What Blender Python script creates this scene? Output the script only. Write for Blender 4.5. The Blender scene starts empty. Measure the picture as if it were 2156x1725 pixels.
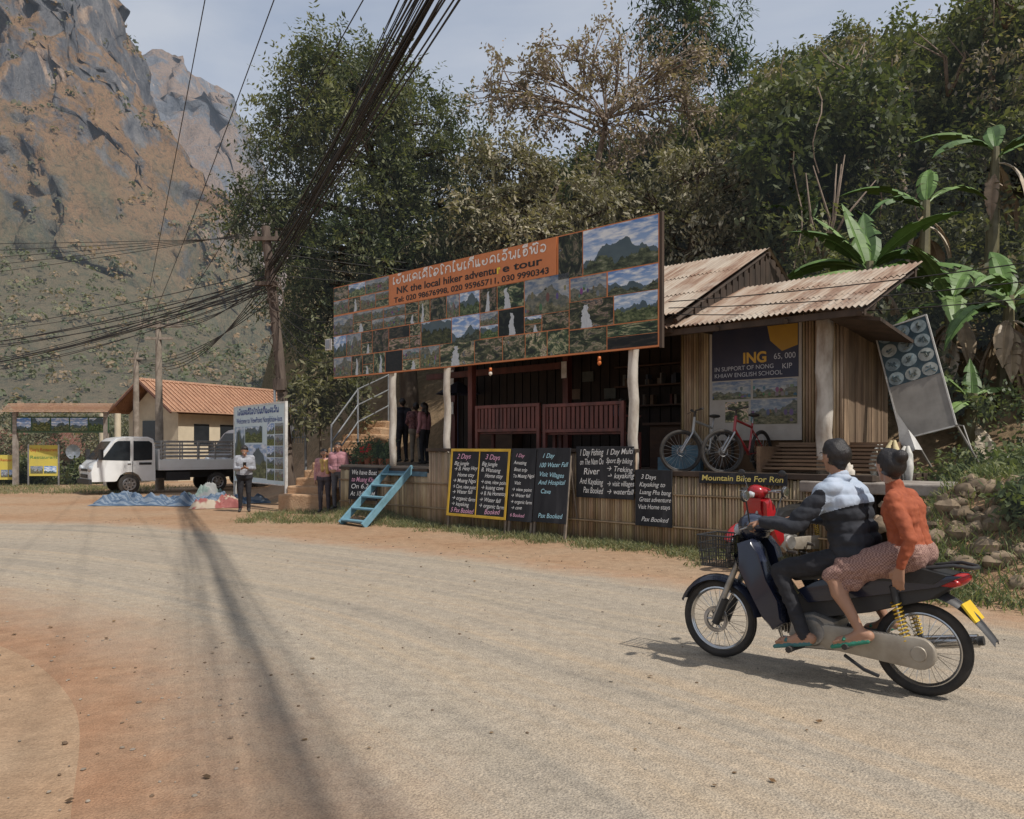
import bpy, bmesh, math, random, time
import numpy as np
from mathutils import Vector, Matrix, noise
T0=time.time()
random.seed(7); rng=np.random.default_rng(11)
sc=bpy.context.scene; COL=sc.collection
R=math.radians
def V(*a): return Vector(a)
# ---------------------------------------------------------------- materials
def nmat(name):
    m=bpy.data.materials.new(name); m.use_nodes=True
    nt=m.node_tree; return m,nt,nt.nodes['Principled BSDF']
def N(nt,t,**k):
    n=nt.nodes.new(t)
    for a,b in k.items(): setattr(n,a,b)
    return n
def L(nt,a,b): nt.links.new(a,b)
def c4(c): return (c[0],c[1],c[2],1)
def mixc(nt,fac,a,b,mode='MIX'):
    n=nt.nodes.new('ShaderNodeMix'); n.data_type='RGBA'; n.blend_type=mode
    for i,x in ((0,fac),(6,a),(7,b)):
        if isinstance(x,(int,float)): n.inputs[i].default_value=x
        elif isinstance(x,(tuple,list)): n.inputs[i].default_value=c4(x)
        else: L(nt,x,n.inputs[i])
    return n.outputs[2]
def math_(nt,op,a,b=0.0,c=None):
    n=nt.nodes.new('ShaderNodeMath'); n.operation=op
    for i,x in enumerate((a,b,c)):
        if x is None: continue
        if isinstance(x,(int,float)): n.inputs[i].default_value=x
        else: L(nt,x,n.inputs[i])
    return n.outputs[0]
def noise_(nt,vec,scale,detail=4,rough=.55,dist=0):
    n=N(nt,'ShaderNodeTexNoise'); n.inputs['Scale'].default_value=scale; n.inputs['Detail'].default_value=detail
    n.inputs['Roughness'].default_value=rough; n.inputs['Distortion'].default_value=dist
    if vec is not None: L(nt,vec,n.inputs['Vector'])
    return n.outputs[0]
def ramp(nt,fac,stops):
    n=N(nt,'ShaderNodeValToRGB'); cr=n.color_ramp
    while len(cr.elements)<len(stops): cr.elements.new(.5)
    for e,(p,c) in zip(cr.elements,stops):
        e.position=p; e.color=c4(c) if isinstance(c,(tuple,list)) else (c,c,c,1)
    L(nt,fac,n.inputs[0]); return n.outputs[0]
def mapping(nt,scale=(1,1,1),src='Object'):
    tc=N(nt,'ShaderNodeTexCoord'); mp=N(nt,'ShaderNodeMapping'); mp.inputs['Scale'].default_value=scale
    L(nt,tc.outputs[src],mp.inputs[0]); return mp.outputs[0]
def bump(nt,b,h,strength=.3,dist=.02):
    n=N(nt,'ShaderNodeBump'); n.inputs['Strength'].default_value=strength; n.inputs['Distance'].default_value=dist
    L(nt,h,n.inputs['Height']); L(nt,n.outputs[0],b.inputs['Normal'])
_mc={}
def mat(name,c1,c2=None,scale=3,rough=.8,metal=0,bmp=.2,bscale=None,stretch=(1,1,1),attr=False,lo=.35,hi=.65,spec=.4,coat=0,bdist=.01):
    if name in _mc: return _mc[name]
    m,nt,b=nmat(name); v=mapping(nt,stretch)
    if c2 is None: c2=tuple(x*.75 for x in c1)
    n=noise_(nt,v,scale,5,.6)
    col=ramp(nt,n,[(lo,c1),(hi,c2)])
    if attr:
        a=N(nt,'ShaderNodeAttribute'); a.attribute_name='Col'; col=mixc(nt,1.0,col,a.outputs[0],'MULTIPLY')
    L(nt,col,b.inputs['Base Color'])
    b.inputs['Roughness'].default_value=rough; b.inputs['Metallic'].default_value=metal
    b.inputs['Specular IOR Level'].default_value=spec
    if coat: b.inputs['Coat Weight'].default_value=coat; b.inputs['Coat Roughness'].default_value=.1
    if bmp: bump(nt,b,noise_(nt,v,bscale or scale*8,4),bmp,bdist)
    _mc[name]=m; return m
def leafmat(name,trans=.3,rough=.5,painted_haze=0):
    m,nt,b=nmat(name); a=N(nt,'ShaderNodeAttribute'); a.attribute_name='Col'
    L(nt,a.outputs[0],b.inputs['Base Color']); b.inputs['Roughness'].default_value=rough; b.inputs['Specular IOR Level'].default_value=.3
    if painted_haze: b.inputs['Emission Color'].default_value=(.45,.52,.62,1); b.inputs['Emission Strength'].default_value=painted_haze  # faint emission imitates hazy air and ambient light on the leaves
    tr=N(nt,'ShaderNodeBsdfTranslucent'); L(nt,mixc(nt,1.0,a.outputs[0],(1.3,1.4,.6),'MULTIPLY'),tr.inputs[0])
    mx=N(nt,'ShaderNodeMixShader'); mx.inputs[0].default_value=trans
    L(nt,b.outputs[0],mx.inputs[1]); L(nt,tr.outputs[0],mx.inputs[2]); L(nt,mx.outputs[0],nt.nodes['Material Output'].inputs[0])
    return m
def attrmat(name,rough=.8,spec=.3,bmp=0.2,bs=30,var=.25):
    m,nt,b=nmat(name); a=N(nt,'ShaderNodeAttribute'); a.attribute_name='Col'
    v=mapping(nt); n=noise_(nt,v,bs*.3,4); k=ramp(nt,n,[(.3,1-var),(.7,1+var)])
    L(nt,mixc(nt,1.0,a.outputs[0],k,'MULTIPLY'),b.inputs['Base Color']); b.inputs['Roughness'].default_value=rough
    b.inputs['Specular IOR Level'].default_value=spec
    if bmp: bump(nt,b,noise_(nt,v,bs,4),bmp,.01)
    return m
# ---------------------------------------------------------------- mesh builder
class MB:
    def __init__(s): s.v=[];s.f=[];s.m=[];s.c=[];s.uv=None
    def add(s,verts,faces,mi=0,col=(1,1,1)):
        o=len(s.v); s.v+= [tuple(x) for x in verts]; s.c+=[col]*len(verts)
        for f in faces: s.f.append([i+o for i in f]); s.m.append(mi)
    def box(s,c,sz,mi=0,rot=None,col=(1,1,1)):
        h=[x/2 for x in sz]; vs=[Vector((x*h[0],y*h[1],z*h[2])) for x in(-1,1) for y in(-1,1) for z in(-1,1)]
        if rot is not None: vs=[rot@p for p in vs]
        c=Vector(c); vs=[p+c for p in vs]
        s.add(vs,[(0,1,3,2),(4,6,7,5),(0,4,5,1),(2,3,7,6),(0,2,6,4),(1,5,7,3)],mi,col)
    def b2(s,x0,x1,y0,y1,z0,z1,mi=0,col=(1,1,1)): s.box(((x0+x1)/2,(y0+y1)/2,(z0+z1)/2),(abs(x1-x0),abs(y1-y0),abs(z1-z0)),mi,None,col)
    def tube(s,pts,rad,n=8,mi=0,col=(1,1,1),caps=True,closed=False):
        pts=[Vector(p) for p in pts]
        if isinstance(rad,(int,float)): rad=[rad]*len(pts)
        vs=[];up=None
        for i,p in enumerate(pts):
            if closed: d=pts[(i+1)%len(pts)]-pts[i-1]
            else: d=pts[min(i+1,len(pts)-1)]-pts[max(i-1,0)]
            if d.length<1e-9: d=V(0,0,1)
            d.normalize()
            if up is None: up=d.orthogonal().normalized()
            a=up-d*up.dot(d)
            if a.length<1e-4: a=d.orthogonal()
            a.normalize(); up=a; b=d.cross(a)
            for k in range(n):
                t=2*math.pi*k/n; vs.append(p+(a*math.cos(t)+b*math.sin(t))*rad[i])
        fs=[]; K=len(pts)
        for i in range(K if closed else K-1):
            j=(i+1)%K
            for k in range(n):
                k2=(k+1)%n; fs.append((i*n+k,i*n+k2,j*n+k2,j*n+k))
        if caps and not closed: fs.append(list(range(n))[::-1]); fs.append([(K-1)*n+k for k in range(n)])
        s.add(vs,fs,mi,col)
    def cyl(s,p0,p1,r0,r1=None,n=12,mi=0,col=(1,1,1)): s.tube([p0,p1],[r0,r0 if r1 is None else r1],n,mi,col)
    def torus(s,c,axis,Rr,r,n=36,k=8,mi=0,col=(1,1,1)):
        c=Vector(c);ax=Vector(axis).normalized();a=ax.orthogonal().normalized();b=ax.cross(a)
        s.tube([c+(a*math.cos(2*math.pi*i/n)+b*math.sin(2*math.pi*i/n))*Rr for i in range(n)],r,k,mi,col,closed=True)
    def ell(s,c,r,mi=0,rot=None,n=14,m=9,col=(1,1,1)):
        c=Vector(c); 
        if isinstance(r,(int,float)): r=(r,r,r)
        vs=[];fs=[]
        for i in range(m+1):
            ph=math.pi*i/m
            for k in range(n):
                th=2*math.pi*k/n; p=Vector((r[0]*math.sin(ph)*math.cos(th),r[1]*math.sin(ph)*math.sin(th),r[2]*math.cos(ph)))
                if rot is not None: p=rot@p
                vs.append(p+c)
        for i in range(m):
            for k in range(n): fs.append((i*n+k,(i+1)*n+k,(i+1)*n+(k+1)%n,i*n+(k+1)%n))
        s.add(vs,fs,mi,col)
    def prof(s,pts,y0,y1,mi=0,col=(1,1,1),inset=0.0):
        n=len(pts); cx=sum(p[0] for p in pts)/n; cz=sum(p[1] for p in pts)/n
        def ring(y,k): return [(cx+(p[0]-cx)*k,y,cz+(p[1]-cz)*k) for p in pts]
        if inset>0:
            d=inset; rs=[ring(y0,1-d*1.6),ring(y0+(y1-y0)*.06,1-d*.4),ring(y0+(y1-y0)*.18,1),ring(y1-(y1-y0)*.18,1),ring(y1-(y1-y0)*.06,1-d*.4),ring(y1,1-d*1.6)]
        else: rs=[ring(y0,1),ring(y1,1)]
        vs=[p for r in rs for p in r]; fs=[]
        for i in range(len(rs)-1):
            for k in range(n): fs.append((i*n+k,i*n+(k+1)%n,(i+1)*n+(k+1)%n,(i+1)*n+k))
        fs.append(list(range(n))[::-1]); fs.append([(len(rs)-1)*n+k for k in range(n)])
        s.add(vs,fs,mi,col)
    def build(s,name,mats,parent=None,M=None,smooth=False,bevel=0,fixn=True):
        me=bpy.data.meshes.new(name); me.from_pydata(s.v,[],s.f)
        if not isinstance(mats,(list,tuple)): mats=[mats]
        for m in mats: me.materials.append(m)
        me.polygons.foreach_set('material_index',s.m)
        ca=me.color_attributes.new('Col','FLOAT_COLOR','POINT')
        arr=np.ones((len(s.v),4),dtype=np.float32); arr[:,:3]=np.array(s.c,dtype=np.float32).reshape(-1,3); ca.data.foreach_set('color',arr.ravel())
        if fixn:
            bm=bmesh.new(); bm.from_mesh(me); bmesh.ops.recalc_face_normals(bm,faces=bm.faces); bm.to_mesh(me); bm.free()
        if s.uv is not None:
            ul=me.uv_layers.new(name='UVMap'); ul.data.foreach_set('uv',np.array(s.uv,dtype=np.float32).ravel())
        ob=bpy.data.objects.new(name,me); COL.objects.link(ob)
        if smooth:
            me.polygons.foreach_set('use_smooth',[True]*len(me.polygons))
            if smooth=='auto':
                try: me.set_sharp_from_angle(angle=R(40))
                except Exception: pass
        if bevel:
            md=ob.modifiers.new('b','BEVEL'); md.width=bevel; md.segments=2; md.limit_method='ANGLE'
        if parent: ob.parent=parent
        elif M is not None: ob.matrix_world=M
        me.update(); return ob
def empty(name,M=Matrix()):
    e=bpy.data.objects.new(name,None); COL.objects.link(e); e.matrix_world=M; e.empty_display_size=.2; return e
def frame(loc,deg): return Matrix.Translation(loc)@Matrix.Rotation(R(deg),4,'Z')
def npmesh(name,verts,quads,cols,mt,parent=None,smooth=False):
    nv=len(verts);nf=len(quads)
    me=bpy.data.meshes.new(name); me.vertices.add(nv); me.vertices.foreach_set('co',verts.astype(np.float32).ravel())
    me.loops.add(nf*4); me.loops.foreach_set('vertex_index',quads.astype(np.int32).ravel())
    me.polygons.add(nf); me.polygons.foreach_set('loop_start',np.arange(0,nf*4,4,dtype=np.int32)); 
    try: me.polygons.foreach_set('loop_total',np.full(nf,4,dtype=np.int32))
    except Exception: pass
    me.update(calc_edges=True)
    if cols is not None:
        ca=me.color_attributes.new('Col','FLOAT_COLOR','POINT'); a=np.ones((nv,4),np.float32); a[:,:3]=cols; ca.data.foreach_set('color',a.ravel())
    if smooth: me.polygons.foreach_set('use_smooth',[True]*nf)
    me.materials.append(mt); me.validate()
    ob=bpy.data.objects.new(name,me); COL.objects.link(ob)
    if parent: ob.parent=parent
    return ob
TX=[]
def text(body,x,z,w,size,mt,parent,y=0.0,align='LEFT',shear=0,ext=0.0,rot=None,off=0.0):
    cu=bpy.data.curves.new('text','FONT'); cu.body=body; cu.size=size; cu.align_x=align; cu.shear=shear; cu.extrude=ext; cu.offset=off
    cu.materials.append(mt); ob=bpy.data.objects.new('lettering',cu); COL.objects.link(ob); ob.parent=parent
    ob.location=(x,y,z); ob.rotation_euler=rot or (R(90),0,0); TX.append((ob,w)); return ob
# ---------------------------------------------------------------- frames / terrain
HO=V(-4.11,19.0,0); HA=-43.45
HUT=frame(HO,HA); ux,uy=math.cos(R(HA)),math.sin(R(HA)); nx,ny=-uy,ux
def HP(s,t,z=0): return HUT@V(s,t,z)
def sstep(a,b,x): 
    q=np.clip((x-a)/(b-a),0,1); return q*q*(3-2*q)
def gz(X,Y):
    X=np.asarray(X,float);Y=np.asarray(Y,float)
    s=(X-HO.x)*ux+(Y-HO.y)*uy; t=(X-HO.x)*nx+(Y-HO.y)*ny
    w=sstep(-.4,1.6,X+.285*Y)
    H=sstep(.3,2.6,t)*1.05+sstep(2.8,6,t)*2.3+np.clip(t-5.5,0,70)*.52
    nz=(np.sin(X*1.3+Y*.7)*.5+np.sin(X*.55-Y*1.1+2)*.8+np.sin(X*2.9+Y*2.3)*.2)
    H=H+sstep(3.3,8,t)*nz*.35
    bank=sstep(12.2,13.2,s)*sstep(-1.9,-.2,t)*1.1*(1-sstep(.3,2.6,t))
    z=w*H+bank*1.0+sstep(12.2,13.5,s)*sstep(.2,3,t)*.1
    z=z+.28*sstep(.7,2.2,X+.285*Y)*sstep(16.3,18.4,Y)*(1-sstep(.3,2.6,t))
    n2=np.sin(X*3.7+Y*1.9)*.6+np.sin(X*6.1-Y*5.3)*.4+nz
    z=z+sstep(12.4,13.4,s)*sstep(-1.8,-.6,t)*.08*n2
    z=z-2.2*sstep(34,46,Y)*(1-sstep(-14,-4,X+.285*Y))*(1-w)
    return z
def gzf(x,y): return float(gz(x,y))
xs=np.concatenate([-30-np.geomspace(.5,900,40)[::-1],np.linspace(-30,30,281),30+np.geomspace(.5,900,40)])
ys=np.concatenate([-10-np.geomspace(1,300,14)[::-1],np.linspace(-10,45,251),45+np.geomspace(.5,1200,44)])
XX,YY=np.meshgrid(xs,ys); ZZ=gz(XX,YY)
ZZ=np.where(YY>60,np.minimum(ZZ,30),ZZ)
vv=np.stack([XX,YY,ZZ],-1).reshape(-1,3); nxn=len(xs);nyn=len(ys)
idx=np.arange(nxn*nyn).reshape(nyn,nxn)
qd=np.stack([idx[:-1,:-1],idx[:-1,1:],idx[1:,1:],idx[1:,:-1]],-1).reshape(-1,4)
m,nt,b=nmat('dirt'); v=mapping(nt)
n1=noise_(nt,v,.35,6,.6); n2=noise_(nt,v,6,6,.7); n3=noise_(nt,v,60,3,.7)
base=ramp(nt,n1,[(.3,(.385,.29,.2)),(.5,(.39,.265,.17)),(.7,(.34,.205,.12))])
base=mixc(nt,.55,base,ramp(nt,n2,[(.3,(.55,.5,.45)),(.7,(1.25,1.2,1.15))]),'MULTIPLY')
base=mixc(nt,.5,base,ramp(nt,n3,[(.35,(.6,.6,.6)),(.6,(1.15,1.15,1.15))]),'MULTIPLY')
geo=N(nt,'ShaderNodeNewGeometry'); sx=N(nt,'ShaderNodeSeparateXYZ'); L(nt,geo.outputs['Position'],sx.inputs[0])
hi=math_(nt,'ADD',sx.outputs[2],math_(nt,'MULTIPLY',n2,1.5))
fz=ramp(nt,math_(nt,'MULTIPLY',hi,.1),[(.36,0.0),(.6,1.0)])
base=mixc(nt,fz,base,ramp(nt,n2,[(.35,(.06,.065,.03)),(.65,(.17,.13,.07))]))
gs=ramp(nt,math_(nt,'ADD',math_(nt,'MULTIPLY',sx.outputs[2],.35),math_(nt,'MULTIPLY_ADD',noise_(nt,v,1.4,6,.7),1.2,-.55)),[(.3,0.0),(.55,.65)])
base=mixc(nt,gs,base,ramp(nt,n2,[(.35,(.11,.095,.055)),(.65,(.24,.18,.11))]))
L(nt,base,b.inputs['Base Color']); b.inputs['Roughness'].default_value=.95; b.inputs['Specular IOR Level'].default_value=.15
bump(nt,b,math_(nt,'ADD',n3,math_(nt,'MULTIPLY',n2,2.0)),.6,.03)
npmesh('ground',vv,qd,None,m,smooth=True)
# road
def catm(P,n):
    P=[np.array(p,float) for p in P]; out=[]
    for i in range(n):
        u=i/(n-1)*(len(P)-1); k=min(int(u),len(P)-2); f=u-k
        p0=P[max(k-1,0)];p1=P[k];p2=P[k+1];p3=P[min(k+2,len(P)-1)]
        out.append(.5*((2*p1)+(-p0+p2)*f+(2*p0-5*p1+4*p2-p3)*f*f+(-p0+3*p1-3*p2+p3)*f**3))
    return np.array(out)
far=catm([(-60,26),(-30,20.8),(-11.3,18.0),(-8,17.5),(-4,14.9),(-.6,12.4),(2.1,10.1),(4.9,7.9),(9,4),(15,-4),(24,-16)],160)
near=catm([(-60,16),(-30,12),(-13,9.9),(-7,8.0),(-4.4,6.6),(-2.9,5.1),(-2.0,3.4),(-1.2,1.5),(-.8,-1.5),(-.5,-7),(2,-18)],160)
K=24; rv=[];ruv=[]
for i in range(160):
    for k in range(K):
        f=k/(K-1); p=near[i]*(1-f)+far[i]*f
        rv.append((p[0],p[1],.004 if 0<k<K-1 else -.004)); ruv.append((i/10,f))
rid=np.arange(160*K).reshape(160,K); rq=np.stack([rid[:-1,:-1],rid[1:,:-1],rid[1:,1:],rid[:-1,1:]],-1).reshape(-1,4)
m,nt,b=nmat('gravel_asphalt'); v=mapping(nt)
a=N(nt,'ShaderNodeAttribute'); a.attribute_name='Col'; sp=N(nt,'ShaderNodeSeparateColor'); L(nt,a.outputs[0],sp.inputs[0])
n1=noise_(nt,v,.5,6,.6); n2=noise_(nt,v,9,5,.7); n3=noise_(nt,v,110,2,.6); vo=N(nt,'ShaderNodeTexVoronoi'); vo.inputs['Scale'].default_value=70; L(nt,v,vo.inputs[0])
cx=N(nt,'ShaderNodeCombineXYZ'); L(nt,math_(nt,'MULTIPLY',sp.outputs[0],16.0),cx.inputs[0]); L(nt,math_(nt,'MULTIPLY',sp.outputs[1],1.2),cx.inputs[1])
trk=noise_(nt,cx.outputs[0],1.6,5,.65,.4)
col=ramp(nt,n1,[(.3,(.36,.3,.225)),(.5,(.365,.31,.242)),(.72,(.315,.265,.205))])
col=mixc(nt,.8,col,ramp(nt,trk,[(.3,(.72,.75,.79)),(.5,(1,1,1)),(.68,(1.14,1.05,.95))]),'MULTIPLY')
col=mixc(nt,.7,col,ramp(nt,n2,[(.3,(.72,.72,.72)),(.65,(1.12,1.12,1.12))]),'MULTIPLY')
col=mixc(nt,.75,col,ramp(nt,n3,[(.36,(.55,.55,.56)),(.5,(1,1,1)),(.64,(1.3,1.28,1.22))]),'MULTIPLY')
edge=ramp(nt,math_(nt,'ADD',sp.outputs[0],math_(nt,'MULTIPLY_ADD',noise_(nt,v,1.3,6,.7),.16,-.08)),[(.0,1.0),(.06,1.0),(.26,0.0),(.87,0.0),(.95,.9),(1,1)])
dirt=ramp(nt,noise_(nt,v,2.2,6,.7),[(.3,(.40,.295,.2)),(.7,(.365,.22,.135))])
dirt=mixc(nt,ramp(nt,sp.outputs[0],[(.0,.65),(.3,0.0)]),dirt,(.3,.165,.095))
dirt=mixc(nt,.5,dirt,ramp(nt,n3,[(.35,(.6,.6,.6)),(.6,(1.15,1.15,1.15))]),'MULTIPLY')
dirt=mixc(nt,.55,dirt,ramp(nt,noise_(nt,v,6,6,.7),[(.3,(.55,.5,.45)),(.7,(1.25,1.2,1.15))]),'MULTIPLY')
L(nt,mixc(nt,edge,col,dirt),b.inputs['Base Color']); b.inputs['Roughness'].default_value=.92; b.inputs['Specular IOR Level'].default_value=.2
bump(nt,b,math_(nt,'ADD',math_(nt,'MULTIPLY',vo.outputs[0],1.0),math_(nt,'ADD',n3,math_(nt,'MULTIPLY',trk,2.0))),.55,.012)
rc=np.array([(q[1],q[0]/16,0) for q in ruv],np.float32)
npmesh('road',np.array(rv),rq,rc,m)
# ---------------------------------------------------------------- mountains
def mountain(name,ctrl,D0,D1,x0,x1,nxx,nv,amp,mt,prof,seed,yamp):
    ks=[p[0] for p in ctrl]; es=[p[1] for p in ctrl]
    X=np.linspace(x0,x1,nxx); vsn=np.linspace(0,1.25,nv); P=np.zeros((nv,nxx,3))
    for j,x in enumerate(X):
        H=np.interp(x/D1,ks,es)*D1
        for i,vq in enumerate(vsn):
            y=D0+(D1-D0)*vq
            h=H*prof(vq) if vq<=1 else H*(1-(vq-1)*2.4)
            q=Vector((x/55+seed,y/55,h/90)); f=noise.fractal(q,.85,2.1,8,noise_basis='PERLIN_ORIGINAL')
            g=noise.ridged_multi_fractal(Vector((x/20,y/60+seed,h/110)),.8,2.2,7,1,2)
            e=min(1,vq*4)
            P[i,j]=(x+f*amp*.6*e, y+(f*yamp-g*yamp*.5)*e, h+(f*amp+ (g-1)*amp*.3)*e*(1 if vq<.9 else .5)-3)
    id_=np.arange(nv*nxx).reshape(nv,nxx); q=np.stack([id_[:-1,:-1],id_[:-1,1:],id_[1:,1:],id_[1:,:-1]],-1).reshape(-1,4)
    return npmesh(name,P.reshape(-1,3),q,None,mt,smooth=True)
def rockmat(name,painted_haze,veg,bare,rockless=False,top=200):
    m,nt,b=nmat(name); v=mapping(nt); vs=mapping(nt,(1,1,.3))
    n1=noise_(nt,vs,.22,8,.75,.5); n3=noise_(nt,v,.5,6,.8); n4=noise_(nt,vs,.06,8,.66,1.0); n5=noise_(nt,vs,.04,10,.76,.4); n6=noise_(nt,v,.035,9,.74,.3)
    rock=ramp(nt,n1,[(.3,(.04,.04,.045)),(.42,(.09,.09,.095)),(.52,(.145,.142,.142)),(.62,(.2,.19,.185)),(.75,(.11,.107,.108))])
    rock=mixc(nt,.45,rock,ramp(nt,n5,[(.35,(.55,.55,.57)),(.6,(1.25,1.23,1.2))]),'MULTIPLY')
    rock=mixc(nt,ramp(nt,n4,[(.57,0.0),(.615,.9)]),rock,ramp(nt,n1,[(.35,(.24,.155,.1)),(.6,(.5,.36,.25))]))
    geo=N(nt,'ShaderNodeNewGeometry'); s=N(nt,'ShaderNodeSeparateXYZ'); L(nt,geo.outputs['Normal'],s.inputs[0]); sp=N(nt,'ShaderNodeSeparateXYZ'); L(nt,geo.outputs['Position'],sp.inputs[0])
    dry=ramp(nt,n3,[(.3,(.06,.062,.028)),(.42,(.17,.105,.045)),(.53,(.31,.17,.07)),(.68,(.1,.095,.04))])
    hfac=math_(nt,'MULTIPLY',sp.outputs[2],-.45/top)
    slope=math_(nt,'ADD',math_(nt,'MULTIPLY',s.outputs[2],.45),math_(nt,'ADD',math_(nt,'MULTIPLY_ADD',n6,2.6,-.9),hfac))
    if rockless: col=ramp(nt,n3,[(.3,(.065,.075,.035)),(.5,(.15,.12,.06)),(.7,(.2,.15,.08))])
    else:
        col=mixc(nt,ramp(nt,slope,[(.2-veg,0.0),(.38-veg,.95)]),rock,dry)
        low=math_(nt,'ADD',math_(nt,'MULTIPLY',sp.outputs[2],-1/bare),math_(nt,'MULTIPLY',n5,1.9))
        col=mixc(nt,ramp(nt,math_(nt,'ADD',low,.4),[(.25,0.0),(.7,.9)]),col,ramp(nt,n3,[(.3,(.045,.06,.028)),(.5,(.12,.11,.05)),(.65,(.2,.14,.07))]))
    col=mixc(nt,painted_haze,col,(.2,.235,.29))  # hazy air of distance painted into the surface colour
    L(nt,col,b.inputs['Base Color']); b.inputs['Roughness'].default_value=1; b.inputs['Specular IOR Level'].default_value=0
    b.inputs['Emission Color'].default_value=(.44,.51,.62,1); b.inputs['Emission Strength'].default_value=.04+painted_haze*.28  # airlight added as emission, so the slopes glow faintly
    bump(nt,b,math_(nt,'ADD',n1,math_(nt,'ADD',math_(nt,'MULTIPLY',n5,1.5),math_(nt,'MULTIPLY',n3,.4))),.8,3.5)
    return m
pm=lambda v: .42*v/.5 if v<.5 else .42+.58*math.sin((v-.5)/.5*math.pi/2)
c1=[(-1.9,.55),(-1.2,.72),(-.85,.8),(-.625,.70),(-.55,.62),(-.487,.56),(-.455,.51),(-.433,.455),(-.42,.43),(-.40,.39),(-.375,.33),(-.335,.267),(-.29,.2),(-.25,.14),(-.16,.08),(.05,.02),(.3,.0)]
c2=[(-1.2,.3),(-.6,.40),(-.45,.44),(-.42,.452),(-.40,.46),(-.375,.446),(-.335,.423),(-.31,.395),(-.297,.354),(-.28,.30),(-.265,.243),(-.23,.17),(-.16,.11),(0,.06),(.4,.03)]
c3=[(-1.9,.33),(-1.0,.30),(-.625,.262),(-.56,.258),(-.51,.245),(-.45,.215),(-.39,.175),(-.33,.135),(-.265,.10),(-.16,.07),(0,.04),(.4,.03)]
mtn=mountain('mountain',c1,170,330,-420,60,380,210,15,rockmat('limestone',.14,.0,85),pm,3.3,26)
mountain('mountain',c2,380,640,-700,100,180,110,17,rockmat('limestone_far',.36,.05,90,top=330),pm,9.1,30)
m3=rockmat('forest_hill',.12,.3,400,True)
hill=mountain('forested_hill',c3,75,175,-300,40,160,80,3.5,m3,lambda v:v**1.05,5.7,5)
# ---------------------------------------------------------------- foliage
def unit(a): return a/np.maximum(np.linalg.norm(a,axis=-1,keepdims=True),1e-6)
def leafcloud(blobs,clr,T=9,Lf=9,tl=.7,ls=.16,lw=.42,droop=.25,ca=(.05,.075,.02),cb=(.1,.12,.04),shell=.45,dens=1.0):
    Vs=[];Cs=[];cent=[]
    for bx in blobs:
        x,y,z,rx,ry,rz,n=bx; n=max(2,int(n*dens))
        d=unit(rng.normal(size=(n,3))); rr=rng.uniform(shell,1.08,(n,1))*rng.uniform(.85,1.1,(n,1))
        c=np.array([x,y,z])+d*rr*np.array([rx,ry,rz]); cent.append(c)
        tw=unit(d[:,None]*.55+rng.normal(size=(n,T,3))*.62+np.array([0,0,-droop]))
        tlen=tl*rng.uniform(.5,1.25,(n,T,1,1))
        fr=np.linspace(.15,1,Lf)[None,None,:,None]
        pos=c[:,None,None]+tw[:,:,None]*tlen*fr+np.array([0,0,-1])*droop*tlen*fr**2*.5+rng.normal(size=(n,T,Lf,3))*.03
        side=unit(np.cross(tw,rng.normal(size=(n,T,3))))[:,:,None]*np.where(np.arange(Lf)%2,1,-1)[None,None,:,None]
        ax=unit(tw[:,:,None]*.5+side*.9+rng.normal(size=(n,T,Lf,3))*.25+np.array([0,0,-droop*.6]))
        wd=unit(np.cross(ax,unit(np.array([0,0,1.])+rng.normal(size=(n,T,Lf,3))*.45)))
        l=ls*rng.uniform(.6,1.3,(n,T,Lf,1)); 
        p0=pos;p1=pos+ax*l*.5+wd*l*lw*.5;p2=pos+ax*l;p3=pos+ax*l*.5-wd*l*lw*.5
        Vs.append(np.stack([p0,p1,p2,p3],-2).reshape(-1,3))
        k=np.clip(rng.normal(.45,.28,(n,1,1,1))+rng.normal(0,.18,(n,T,Lf,1)),0,1)*rng.uniform(.6,1.15)
        col=np.array(ca)*(1-k)+np.array(cb)*k
        Cs.append(np.repeat(col.reshape(-1,1,3),4,1).reshape(-1,3))
    Vv=np.concatenate(Vs);Cc=np.concatenate(Cs); q=np.arange(len(Vv)).reshape(-1,4)
    return Vv,q,Cc,np.concatenate(cent)
LM=leafmat('leaves',.34,.5,.022); LMD=leafmat('dry_leaves',.2,.7,.01)  # both glow slightly, emission in place of hazy air and ambient light
bark=mat('bark',(.15,.12,.09),(.085,.065,.05),6,.9,bmp=.6,stretch=(1,1,.2),bdist=.03)
barkp=mat('pale_bark',(.27,.21,.165),(.17,.13,.1),6,.9,bmp=.5,stretch=(1,1,.2),bdist=.03)
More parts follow.
